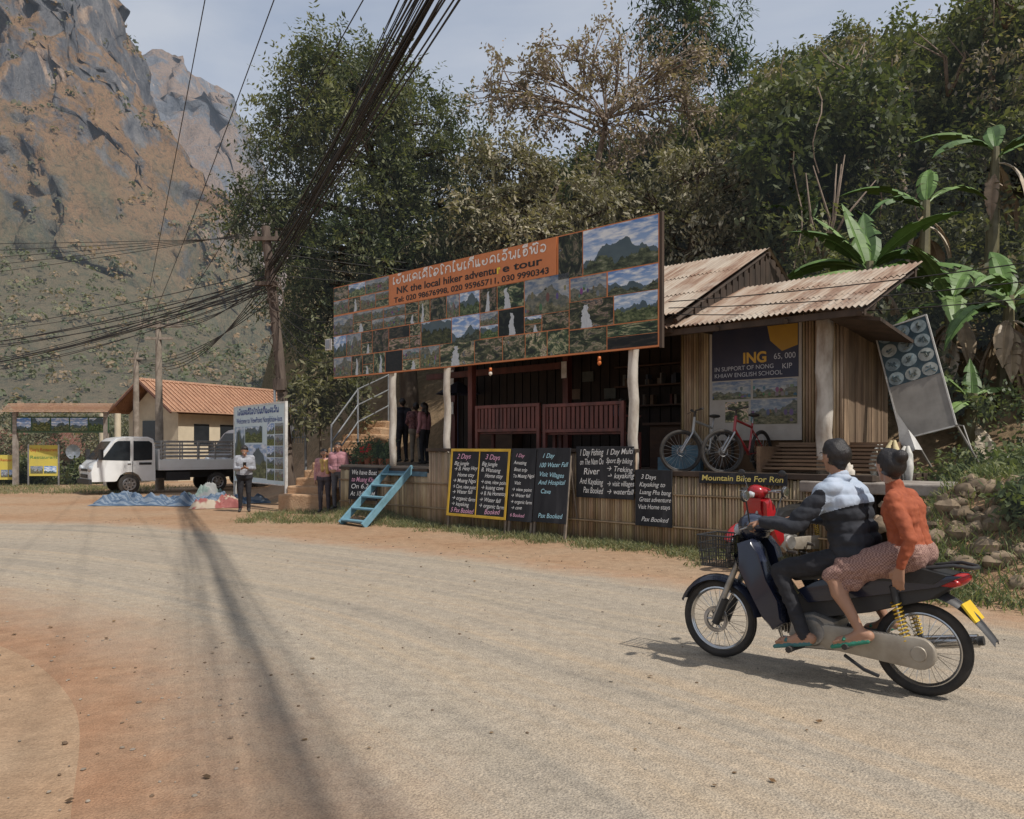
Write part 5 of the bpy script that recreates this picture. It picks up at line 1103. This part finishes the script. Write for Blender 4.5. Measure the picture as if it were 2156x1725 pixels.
        tb=wr+d*.03+sd*thumb_side*-.024; t1=tb+(d*.6+sd*thumb_side*-.75+pn*.35*cur).normalized()*.04; c(tb,t1,.0135,.011,SK); c(t1,t1+(d*.9+pn*.6*cur+sd*thumb_side*.1).normalized()*.032,.0105,.0085,SK)
    lg=C.get('legs','pants')
    for s in 'LR':
        h_,kn,an,to=J['hip'+s],J['kn'+s],J['an'+s],J['toe'+s]
        c(h_,kn,.095*tw,.062*tw,BT)
        if lg=='pants': c(kn,an,.06*tw,.043,BT)
        else: c(kn,an,.05,.03,SK); kk_=kn.lerp(an,.3); bk=(an-kn).cross(V(0,1,0)).normalized()*.012; c(kn.lerp(an,.15)+bk*0,kk_+bk,.048,.05,SK); c(kk_+bk,kn.lerp(an,.65),.05,.036,SK)
        d=(to-an); d.normalize(); heel=an-d*.05-V(0,0,.035)
        c(an,heel,.036,.034,SK if C.get('sandal') else SH); c(heel,to-V(0,0,.005),.036,.027,SK if C.get('sandal') else SH); c(an,an.lerp(to,.6)-V(0,0,.02),.034,.03,SK if C.get('sandal') else SH)
        sd=d.cross(V(0,0,1)).normalized(); c(heel+sd*.015,to+sd*.022-V(0,0,.005),.03,.023,SK if C.get('sandal') else SH)
        if C.get('sandal'):
            for o in (-.03,-.012,.006,.022,.034): c(to+sd*o,to+sd*o+d*.035,.011,.009,SK)
            c(heel-V(0,0,.032)-d*.01,to+d*.05-V(0,0,.03),.013,.013,SH);c(heel-V(0,0,.032)-d*.01+sd*.025,to+d*.045-V(0,0,.03)+sd*.025,.014,.014,SH);c(heel-V(0,0,.032)-sd*.025,to+d*.045-V(0,0,.03)-sd*.022,.014,.014,SH)
            mp=an.lerp(to,.75); c(mp-sd*.04-V(0,0,.005),mp+V(0,0,.012),.008,.009,SH); c(mp+V(0,0,.012),mp+sd*.045-V(0,0,.005),.009,.008,SH)
    if 'skirt' in C:
        for (a,b,ra,rb) in C['skirt']: c(a,b,ra,rb,BT)
    if C.get('collar'): 
        for i in range(8): a0_=i*math.pi/4;a1_=(i+1)*math.pi/4; o=J['neck']-V(0,0,.025); c(o+V(math.cos(a0_),math.sin(a0_),0)*.062,o+V(math.cos(a1_),math.sin(a1_),0)*.062,.02,.02,TP)
    for x in C.get('more',[]): pr.append(x)
    mb=MB()
    for a,b,ra,rb,m in pr: capmesh(mb,a,b,ra,rb,10 if vox>.01 else 14)
    me=bpy.data.meshes.new('tmp'); me.from_pydata(mb.v,[],mb.f); bm=bmesh.new(); bm.from_mesh(me); bmesh.ops.recalc_face_normals(bm,faces=bm.faces); bm.to_mesh(me); bm.free()
    ob=bpy.data.objects.new('tmp',me); COL.objects.link(ob)
    md=ob.modifiers.new('r','REMESH'); md.mode='VOXEL'; md.voxel_size=vox; ms=ob.modifiers.new('s','SMOOTH'); ms.factor=.5; ms.iterations=4
    m2=bpy.data.meshes.new_from_object(ob.evaluated_get(bpy.context.evaluated_depsgraph_get())); bpy.data.objects.remove(ob)
    nv=len(m2.vertices); co=np.zeros(nv*3); m2.vertices.foreach_get('co',co); co=co.reshape(-1,3)
    D=np.stack([sdcap(co,a,b,ra,rb) for a,b,ra,rb,m in pr]); lab=np.array([p[4] for p in pr])[np.argmin(D,0)]
    nr=np.zeros(nv*3); m2.vertices.foreach_get('normal',nr); nr=nr.reshape(-1,3)
    if folds:
        fx=np.array([noise.fractal(Vector(p)*9,.8,2,3)*.8+noise.noise(V(p[0]*14,p[1]*14,p[2]*30))*.5 for p in co]); cl=np.isin(lab,(1,2,5)); co2=co+nr*(fx*cl)[:,None]*folds
        if quilt: co2=co2+nr*(np.abs(np.sin(co[:,2]*math.pi/.085))*np.isin(lab,(1,5)))[:,None]*quilt
        m2.vertices.foreach_set('co',co2.ravel())
    npoly=len(m2.polygons); ls=np.zeros(npoly,int); m2.polygons.foreach_get('loop_start',ls); li=np.zeros(len(m2.loops),int); m2.loops.foreach_get('vertex_index',li)
    pm_=lab[li[ls]]; 
    if recolor is not None: pm_=recolor(co[li[ls]],pm_)
    for m in mats: m2.materials.append(m)
    m2.polygons.foreach_set('material_index',pm_.astype(np.int32)); m2.polygons.foreach_set('use_smooth',[True]*npoly); m2.update()
    e=empty(name,M); o2=bpy.data.objects.new('body',m2); COL.objects.link(o2); o2.parent=e; m2.name=name+'_body'
    fb=MB()
    for sg in (-1,1):
        ec=hd+f*.081*k+rt*sg*.031*k+up*.008*k; fb.ell(ec,(.0135*k,.0135*k,.009*k),0,None,10,7); fb.ell(ec+f*.009*k,(.0065*k,.0065*k,.0065*k),1,None,8,6)
        fb.tube([ec+f*.012*k+up*.018*k-rt*.016*k,ec+f*.014*k+up*.023*k,ec+f*.006*k+up*.017*k+rt*.016*k],.003*k,5,1)
    mc=hd+f*.082*k-up*.05*k; fb.tube([mc-rt*.022*k-f*.008,mc+f*.002,mc+rt*.022*k-f*.008],[.003,.006,.003],6,2); fb.tube([mc-rt*.018*k-f*.008-up*.008,mc+f*.001-up*.009,mc+rt*.018*k-f*.008-up*.008],[.003,.006,.003],6,2)
    fb.build('face',[eyew,hairm,lipm],e,smooth=True); return e
skin=mat('skin',(.36,.2,.13),(.3,.16,.1),6,.55,bmp=.1); hairm=mat('hair_black',(.012,.01,.01),(.025,.02,.018),30,.4,bmp=.5,stretch=(1,1,.2)); eyew=mat('eye',(.6,.58,.55),(.55,.52,.5),3,.2,bmp=0); lipm=mat('lips',(.3,.12,.1),(.26,.1,.09),4,.5,bmp=0)
def fab(n,a,b=None,s=8): return mat(n,a,b,s,.85,bmp=.35,bscale=40,bdist=.006)
blk=fab('black_cloth',(.016,.016,.02),(.026,.026,.03)); 
def springs(mb,a,b,r,mi):
    a=Vector(a);b=Vector(b);d=(b-a); n=70; u=d.normalized().orthogonal(); w=d.normalized().cross(u); mb.tube([a+d*i/n+(u*math.cos(i*.9)+w*math.sin(i*.9))*r for i in range(n+1)],.0045,5,mi,caps=False); mb.cyl(a,b,r*.5,n=8,mi=2)
chrome=mat('chrome',(.6,.6,.6),(.45,.44,.42),6,.22,.95,bmp=.02); beige=mat('grey_beige_enamel',(.38,.34,.28),(.28,.24,.19),7,.5,.2,bmp=.1)
springy=mat('yellow_spring',(.6,.4,.04),(.5,.3,.03),3,.5,bmp=0); plateY=mat('yellow_plate',(.7,.48,.03),(.6,.4,.03),6,.5,bmp=0); vinyl=mat('seat_vinyl',(.02,.02,.02),(.03,.03,.03),9,.45,bmp=.2)
silver=mat('cast_aluminium',(.42,.41,.39),(.25,.235,.21),8,.45,.7,bmp=.15)
def motorbike(name,M,paint,basket=True):
    e=empty(name,M); WB=1.43; mb=MB(); RU,ST,CH,PL,BG,YS,RD,YP,VN,SI=range(10); mats=[rubber,steel,chrome,plast,beige,springy,redg,plateY,vinyl,silver]
    for x in (0,WB):
        rt=.262;c=V(x,0,.295); mb.torus(c,(0,1,0),rt,.033 if x==0 else .029,64,12,RU)
        for sg in (-1,1): mb.torus(c+V(0,sg*.013,0),(0,1,0),rt+.028,.004,64,5,RU)
        mb.torus(c,(0,1,0),.228,.012,48,6,CH); mb.torus(c+V(0,.012,0),(0,1,0),.232,.01,48,6,CH); mb.torus(c-V(0,.012,0),(0,1,0),.232,.01,48,6,CH)
        mb.cyl(c-V(0,.05,0),c+V(0,.05,0),.055 if x==0 else .035,n=18,mi=SI); mb.cyl(c-V(0,.09,0),c+V(0,.09,0),.012,n=8,mi=ST)
        for a in range(32):
            t=a/32*2*math.pi; t2=t+(.28 if a%4<2 else -.28); s=.03*(-1)**a; mb.cyl(c+V(.045*math.cos(t2),s,.045*math.sin(t2)),c+V(.226*math.cos(t),0,.226*math.sin(t)),.0022,n=4,mi=CH)
    c=V(WB,.06,.295)
    mb.torus(c,(0,1,0),.08,.013,28,4,ST); mb.torus(c+V(0,.002,0),(0,1,0),.095,.005,28,4,ST)
    for a in range(6): t=a*math.pi/3; mb.cyl(c,c+V(.08*math.cos(t),0,.08*math.sin(t)),.008,n=5,mi=ST)
    for sg in (-1,1):
        mb.tube([(WB,sg*.085,.295),(1.3,sg*.085,.6),(1.2,sg*.075,.84)],[.024,.024,.019],10,SI)
        mb.cyl((WB-.01,sg*.085,.27),(WB-.09,sg*.085,.46),.03,n=10,mi=PL)
        mb.tube([(.0,sg*.105,.295),(.3,sg*.1,.33),(.55,sg*.07,.36)],[.02,.022,.025],8,PL)
        springs(mb,(.06,sg*.13,.36),(.13,sg*.12,.6),.022,YS); mb.tube([(.12,sg*.12,.58),(.145,sg*.12,.7)],.024,10,PL); mb.tube([(.02,sg*.125,.3),(.06,sg*.13,.37)],.02,8,PL)
    cc=[(-.02+.1*math.cos(R(a)),.295+.1*math.sin(R(a))) for a in range(90,271,18)]+[(.55+.08*math.cos(R(a)),.315+.08*math.sin(R(a))) for a in range(-90,91,18)]
    mb.prof(cc,.115,.16,BG,inset=.03); mb.tube([(-.02,.16,.295),(-.02,.168,.295)],[.05,.045],16,BG)
    mb.prof([(.5,.22),(.74,.2),(.84,.28),(.82,.42),(.66,.46),(.5,.42)],-.13,.14,SI,inset=.06); mb.tube([(.66,.14,.33),(.66,.165,.33)],[.1,.085],20,SI); mb.tube([(.8,0,.34),(1.0,0,.38)],[.07,.065],14,SI)
    for i in range(7): mb.box((.84+i*.022,0,.35+i*.004),(.006,.17,.15),SI)
    mb.tube([(1.0,-.05,.33),(.98,-.1,.2),(.7,-.14,.19),(.35,-.16,.24),(.2,-.165,.28)],.018,10,CH); mb.tube([(.3,-.17,.26),(.1,-.175,.29),(-.28,-.18,.36)],[.035,.045,.042],14,CH); mb.tube([(-.28,-.18,.36),(-.31,-.18,.365)],[.03,.03],12,PL)
    for sg in (-1,1): mb.tube([(.72,sg*.1,.22),(.75,sg*.3,.22)],.014,8,PL); mb.tube([(.755,sg*.2,.222),(.755,sg*.32,.222)],.022,8,RU); mb.tube([(.3,sg*.12,.32),(.38,sg*.3,.3)],.013,8,SI); mb.tube([(.375,sg*.2,.3),(.385,sg*.31,.3)],.02,8,RU); 
    mb.tube([(.45,.12,.2),(.3,.2,.15),(.2,.22,.13)],.012,6,PL)
    mb.tube([(1.17,0,.9),(1.0,0,.6),(.85,0,.48),(.5,0,.5),(.2,0,.62),(-.15,0,.7)],[.04,.045,.05,.05,.05,.03],10,PL)
    mb.prof([(-.22,.74),(-.1,.64),(.3,.5),(.62,.42),(.82,.44),(.86,.52),(.7,.62),(.6,.7),(.2,.76)],-.1,.1,PL,inset=.04)
    seat=[(-.2,.8),(-.12,.735),(.3,.72),(.62,.69),(.8,.66),(.86,.69),(.78,.745),(.6,.765),(.45,.775),(.38,.8),(.2,.815),(-.05,.83)]
    mb.prof(seat,-.13,.13,VN,inset=.035)
    mb.tube([(-.05,.1,.83),(-.2,.1,.86),(-.3,.06,.85),(-.32,0,.85),(-.3,-.06,.85),(-.2,-.1,.86),(-.05,-.1,.83)],.012,8,PL)
    mb.ell((-.2,0,.755),(.09,.085,.04),RD,Matrix.Rotation(R(25),3,'Y'))
    for sg in (-1,1): mb.ell((-.16,sg*.085,.75),(.08,.03,.03),RD)
    n=10;P0=[]
    for i in range(n+1):
        f=i/n; x=-.05-.37*f; z=.68-.03*f-.24*f*f; P0.append((x,z,.075*(1-.35*f)))
    vs=[];
    for x,z,w in P0: vs+=[(x,-w,z-.03),(x,-w*.7,z),(x,0,z+.012),(x,w*.7,z),(x,w,z-.03)]
    mb.add(vs,[(i*5+j,i*5+j+1,(i+1)*5+j+1,(i+1)*5+j) for i in range(n) for j in range(4)],PL); mb.tube([(x,0,z-.004) for x,z,w in P0],[.018]*8+[.014,.01,.008],6,PL)
    mb.box((-.285,0,.575),(.012,.2,.13),YP,Matrix.Rotation(R(38),3,'Y')); 
    mb.cyl((1.2,0,.8),(1.1,0,1.0),.035,n=12,mi=PL)
    for sg in (-1,1):
        mb.tube([(1.12,0,.99),(1.13,sg*.12,1.0),(1.08,sg*.22,1.03),(1.02,sg*.34,1.03)],.013,8,ST); mb.tube([(1.05,sg*.24,1.032),(1.01,sg*.36,1.03)],.019,10,RU); mb.tube([(1.1,sg*.2,1.02),(1.1,sg*.33,1.01)],[.009,.005],6,ST)
        mb.tube([(1.09,sg*.2,1.04),(1.08,sg*.26,1.16),(1.07,sg*.3,1.22)],.006,6,PL); mb.ell((1.065,sg*.33,1.25),(.015,.06,.045),PL); mb.ell((1.053,sg*.33,1.25),(.007,.052,.038),CH)
    mb.build('chassis_wheels_engine',mats,e,smooth='auto')
    mb=MB()
    mb.ell((1.15,0,1.0),(.12,.13,.1),0,Matrix.Rotation(R(-25),3,'Y')); mb.ell((1.1,0,1.02),(.11,.17,.06),0)
    sh=[(1.21,.9),(1.1,.94),(1.03,.86),(.97,.66),(.86,.5),(.84,.36),(.92,.3),(1.0,.38),(1.08,.52),(1.2,.72)]
    for sg in (-1,1): 
        vs=[]; n=len(sh)
        for k_,yy_ in ((0,.07),(1,.17),(2,.19)):
            sc_=(1,.97,.86)[k_]; cx_=1.03;cz_=.62
            vs+=[(cx_+(x-cx_)*sc_,sg*(yy_+(.02 if z<.6 and k_>0 else 0)),cz_+(z-cz_)*sc_) for x,z in sh]
        mb.add(vs,[(i*n+j,i*n+(j+1)%n,(i+1)*n+(j+1)%n,(i+1)*n+j) for i in range(2) for j in range(n)]+[[2*n+j for j in range(n)],list(range(n))],0)
    vs=[]
    for i,(x,z) in enumerate([(1.24,.93),(1.245,.8),(1.2,.68),(1.13,.56),(1.04,.42)]):
        for y in (-.14,-.07,0,.07,.14): vs.append((x+.04*(1-abs(y)/.14),y,z))
    mb.add(vs,[(i*5+j,i*5+j+1,(i+1)*5+j+1,(i+1)*5+j) for i in range(4) for j in range(4)],0)
    vs=[];n=16
    for i in range(n+1):
        t=R(25+150*i/n-5); rr_=.325
        for y,dr in ((-.065,-.03),(-.04,.0),(0,.012),(.04,0),(.065,-.03)): vs.append((WB+(rr_+dr)*math.cos(t)*(1.0 if t<math.pi/2 else 1.06),y,.295+(rr_+dr)*math.sin(t)))
    mb.add(vs,[(i*5+j,i*5+j+1,(i+1)*5+j+1,(i+1)*5+j) for i in range(n) for j in range(4)],0)
    for sg in (-1,1): mb.prof([(-.26,.8),(-.12,.72),(.35,.6),(.7,.52),(.78,.6),(.6,.7),(.2,.74),(-.1,.79)],sg*.1,sg*.125,0,inset=.03)
    mb.build('painted_fairings',paint,e,smooth='auto')
    mb=MB(); mb.tube([(1.255,-.05,.97),(1.27,0,.98),(1.255,.05,.97)],[.03,.045,.03],10); mb.build('headlight',lens,e,smooth=True)
    if basket:
        mb=MB(); x0,x1,z0,z1,w=1.28,1.54,.7,.93,.15
        def rg(z,k): return [(x0+.02*k,-w+.03*k,z),(x1-.02*k,-w+.03*k,z),(x1-.02*k,w-.03*k,z),(x0+.02*k,w-.03*k,z)]
        for z,k in ((z1,0),(z1-.06,.25),(z1-.12,.5),(z1-.18,.75),(z0,1)):
            for q in range(4): P4=rg(z,k); mb.cyl(P4[q],P4[(q+1)%4],.004 if z<z1 else .007,n=5)
        T=rg(z1,0);Bq=rg(z0,1)
        for a in range(4):
            b_=(a+1)%4
            for i in range(12): f=i/12; mb.cyl(V(*T[a]).lerp(V(*T[b_]),f),V(*Bq[a]).lerp(V(*Bq[b_]),f),.003,n=4)
        for i in range(9): f=i/8; mb.cyl(V(*Bq[0]).lerp(V(*Bq[1]),f),V(*Bq[3]).lerp(V(*Bq[2]),f),.003,n=4)
        mb.tube([(1.2,0,.8),(1.3,0,.78)],.012,6); mb.build('wire_basket',plast,e)
    return e
navy=mat('navy_enamel',(.012,.016,.035),(.018,.022,.04),3,.25,bmp=0,coat=.6); redp=mat('red_enamel',(.35,.015,.02),(.28,.012,.015),3,.25,bmp=0,coat=.6)
BA=math.degrees(math.atan2(6.23-5.26,1.567-2.638)); BIKE=frame((2.638,5.26,.004),BA)
mbk=motorbike('motorbike',BIKE,navy)
ra=math.degrees(math.atan2(-.55,-.84)); motorbike('motorbike',frame((4.15,11.3,0),ra),redp,False)
J=dict(face=V(.93,-.36,-.03),head=V(.56,0,1.525),neck=V(.53,0,1.40),shL=V(.52,.19,1.31),shR=V(.52,-.19,1.31),hipL=V(.4,.1,.86),hipR=V(.4,-.1,.86),
 elL=V(.72,.33,1.06),wrL=V(.945,.295,1.075),handL=V(1.04,.29,1.05),elR=V(.72,-.33,1.06),wrR=V(.945,-.295,1.075),handR=V(1.04,-.29,1.05),palmL=V(0,0,-1),palmR=V(0,0,-1),curlL=1.35,curlR=1.35,thumbL=-1,thumbR=1,
 knL=V(.87,.2,.73),knR=V(.87,-.2,.73),anL=V(.68,.235,.32),anR=V(.68,-.235,.32),toeL=V(.83,.25,.265),toeR=V(.83,-.25,.265))
puff=fab('black_puffer',(.018,.02,.026),(.03,.032,.04)); puffb=fab('pale_blue_puffer',(.4,.45,.54),(.33,.39,.47))
def rc(p,lab):
    lab=lab.copy(); top=(lab==1)
    lab[top&(p[:,2]+.35*(p[:,0]-.5)>1.17)&(np.abs(p[:,1])<.27)]=5
    return lab
per=person('motorbike_rider',BIKE,J,dict(skin=skin,top=puff,bottom=blk,shoe=mat('sandal_teal',(.05,.16,.16),(.04,.12,.12),5,.6),hair=hairm,extra=puffb,longtop=True,girth=1.15,sandal=True,collar=True),vox=.0065,recolor=rc,folds=.01,headr=1.0,quilt=.012)
J=dict(face=V(.88,-.47,-.02),head=V(.2,.02,1.465),neck=V(.17,.02,1.345),shL=V(.13,.175,1.255),shR=V(.13,-.155,1.255),hipL=V(.06,.1,.90),hipR=V(.06,-.1,.90),
 elL=V(-.0,.25,1.02),wrL=V(.06,.265,.845),handL=V(.07,.265,.75),elR=V(.1,-.25,1.02),wrR=V(.25,-.2,.9),handR=V(.33,-.16,.86),palmL=V(0,-1,0),palmR=V(0,0,-1),curlL=.45,curlR=.6,thumbL=1,thumbR=1,
 knL=V(.5,.23,.745),knR=V(.5,-.23,.745),anL=V(.30,.25,.395),anR=V(.30,-.25,.395),toeL=V(.43,.27,.335),toeR=V(.43,-.27,.335))
def checkm():
    m,nt,b=nmat('checked_skirt'); v=mapping(nt,(95,95,95)); ch=N(nt,'ShaderNodeTexChecker'); ch.inputs['Scale'].default_value=1.0; L(nt,v,ch.inputs[0]); ch.inputs[1].default_value=(.34,.21,.17,1); ch.inputs[2].default_value=(.18,.095,.08,1)
    L(nt,ch.outputs[0],b.inputs['Base Color']); b.inputs['Roughness'].default_value=.9; return m
sk=[(V(.06,.09,.9),V(.4,.17,.79),.12,.1),(V(.06,-.09,.9),V(.4,-.17,.79),.12,.1),(V(.2,0,.86),V(.36,0,.8),.1,.09),(V(.33,.12,.78),V(.38,.2,.70),.075,.06)]
person('motorbike_passenger',BIKE,J,dict(skin=skin,top=fab('rust_knit',(.33,.085,.036),(.25,.06,.026),30),bottom=checkm(),shoe=mat('sandal_green',(.03,.2,.13),(.02,.15,.1),5,.6),hair=hairm,longtop=True,legs='bare',sandal=True,skirt=sk,girth=.97),vox=.0065,hair='bun',female=True,headr=.96,folds=.012)
def standing(h=1.7,**kw):
    k=h/1.7; d=dict(face=V(0,1,0),head=V(0,.015,1.575),neck=V(0,0,1.45),shL=V(-.185,0,1.385),shR=V(.185,0,1.385),hipL=V(-.09,0,.90),hipR=V(.09,0,.90),
     elL=V(-.235,-.02,1.1),wrL=V(-.235,.05,.87),handL=V(-.23,.08,.78),elR=V(.235,-.02,1.1),wrR=V(.235,.05,.87),handR=V(.23,.08,.78),palmL=V(1,0,0),palmR=V(-1,0,0),curlL=.5,curlR=.5,thumbL=-1,thumbR=1,
     knL=V(-.1,.02,.49),knR=V(.1,.02,.49),anL=V(-.105,-.03,.085),anR=V(.105,-.03,.085),toeL=V(-.12,.11,.04),toeR=V(.12,.11,.04))
    for a,b in kw.items(): d[a]=b
    for a in d:
        if isinstance(d[a],Vector) and a not in('face','palmL','palmR','up'): d[a]=d[a]*k
    return d
def facing(x,y,z,deg): return frame((x,y,z),deg)
shoe=mat('dark_shoe',(.03,.03,.03),(.05,.045,.04),6,.6)
JP=standing(1.62,face=V(.1,.85,-.5),head=V(0,.05,1.565),elL=V(-.23,.03,1.11),wrL=V(-.07,.25,1.12),handL=V(0,.31,1.14),elR=V(.23,.03,1.11),wrR=V(.08,.25,1.12),handR=V(.02,.31,1.14),palmL=V(.3,0,1),palmR=V(-.3,0,1),curlL=.9,curlR=.9)
p=person('man_with_phone',facing(-6.53,20.0,0.0,200),JP,dict(skin=skin,top=fab('grey_jacket',(.36,.37,.4),(.24,.25,.28)),bottom=blk,shoe=shoe,hair=hairm,girth=1.08,collar=True,longtop=False),vox=.009)
mb=MB(); mb.box((.01,.33,1.16),(.075,.012,.145),0,Matrix.Rotation(R(-35),3,'X')); mb.build('phone',plast,p,bevel=.004)
wa=dict(skin=skin,hair=hairm,shoe=shoe)
person('woman_in_pink_shirt',facing(-4.05,19.1,gzf(-4.05,19.1),170),standing(1.58,face=V(-.25,1,-.05),wrR=V(.14,.17,.98),handR=V(.06,.2,.98),elR=V(.24,-.03,1.12)),dict(wa,top=fab('dusty_pink',(.42,.2,.22),(.3,.16,.18)),bottom=fab('grey_trousers',(.1,.1,.11),(.07,.07,.08))),vox=.010,hair='long',female=True)
person('woman_in_yellow_scarf',facing(-4.42,19.3,gzf(-4.42,19.3),185),standing(1.5,face=V(.1,1,-.05)),dict(wa,top=fab('pink_print',(.5,.28,.25),(.33,.16,.18),14),bottom=fab('dark_trousers',(.07,.06,.07),(.05,.045,.05)),more=[(V(-.06,.07,1.2),V(-.09,.1,.95),.05,.04,5),(V(.05,.07,1.22),V(.03,.1,1.0),.05,.04,5)],extra=fab('yellow_scarf',(.5,.35,.12),(.4,.25,.1))),vox=.010,hair='long',female=True)
person('man_in_black_shirt',facing(-2.85,21.3,1.18,35),standing(1.68,elR=V(.25,-.06,1.13),wrR=V(.12,.14,1.0),handR=V(.05,.17,1.0)),dict(skin=skin,top=fab('dark_navy_cloth',(.02,.022,.032),(.03,.032,.045)),bottom=blk,shoe=shoe,hair=hairm,girth=1.05),vox=.010)
person('man_in_floral_shirt',facing(-2.48,21.15,1.18,10),standing(1.55,elL=V(-.25,.0,1.13),wrL=V(-.12,.16,1.02)),dict(skin=skin,top=fab('floral_shirt',(.22,.1,.1),(.05,.025,.03),22),bottom=fab('khaki',(.24,.2,.155),(.18,.15,.12)),shoe=shoe,hair=hairm,sleeve='short',girth=1.1),vox=.010)
pp=HP(1.3,1.6); person('woman_in_pink_top',facing(pp.x,pp.y,1.18,60),standing(1.45),dict(wa,top=fab('dusty_pink',(.36,.17,.19),(.25,.13,.15)),bottom=blk),vox=.012,hair='long',female=True)
mb=MB(); vs=[(0,0,.32)]+[(.55*math.cos(a/8*6.283),.55*math.sin(a/8*6.283),0) for a in range(8)]; mb.add(vs,[(0,i+1,(i+1)%8+1) for i in range(8)]); mb.cyl((0,0,.3),(0,0,-1.6),.015,n=6); mb.build('umbrella',mat('navy_umbrella',(.03,.035,.07),(.04,.045,.08),3,.6),M=Matrix.Translation(HP(1.6,2.4,2.85)),fixn=False)
print('people',time.time()-T0)
bpy.context.view_layer.update()
for ob,w in TX:
    if w and ob.dimensions.x>1e-4 and ob.dimensions.x*1.0>w: ob.scale.x=w/ob.dimensions.x
    elif w and w>.9: ob.scale.x=w/max(ob.dimensions.x,.01)
# ---------------------------------------------------------------- light, sky
el,sx_,sy_=53.5,.77,-.63
az=math.atan2(sx_,sy_)
w=bpy.data.worlds.new('World'); sc.world=w; w.use_nodes=True; nt=w.node_tree; bg=nt.nodes['Background']
sk_=N(nt,'ShaderNodeTexSky'); sk_.sky_type='NISHITA'; sk_.sun_disc=False; sk_.sun_elevation=R(el); sk_.sun_rotation=az; sk_.dust_density=3; sk_.air_density=1.1; sk_.altitude=400
tc=N(nt,'ShaderNodeTexCoord'); mp=N(nt,'ShaderNodeMapping'); mp.inputs['Scale'].default_value=(1,1,2.6); L(nt,tc.outputs['Generated'],mp.inputs[0])
cl=noise_(nt,mp.outputs[0],1.7,6,.55,.4); cf=ramp(nt,cl,[(.36,.5),(.64,.95)])
L(nt,mixc(nt,cf,sk_.outputs[0],(3.95,4.25,4.8)),bg.inputs[0]); bg.inputs[1].default_value=.135
sl=bpy.data.lights.new('sun','SUN'); sl.energy=4.0; sl.angle=R(.9); sl.color=(1,.945,.87); so=bpy.data.objects.new('sun',sl); COL.objects.link(so)
d=V(-sx_*math.cos(R(el)),-sy_*math.cos(R(el)),-math.sin(R(el))); so.rotation_euler=d.to_track_quat('-Z','Y').to_euler(); so.location=(10,-10,20)
cam=bpy.data.cameras.new('camera'); co_=bpy.data.objects.new('camera',cam); COL.objects.link(co_); co_.location=(0,0,1.6); co_.rotation_euler=(R(90),0,0); cam.sensor_width=36; cam.lens=28.8; cam.shift_y=.036; cam.clip_end=5000; cam.clip_start=.05
sc.camera=co_
sc.view_settings.view_transform='Standard'; sc.view_settings.look='None'; sc.view_settings.exposure=0
print('done',time.time()-T0)
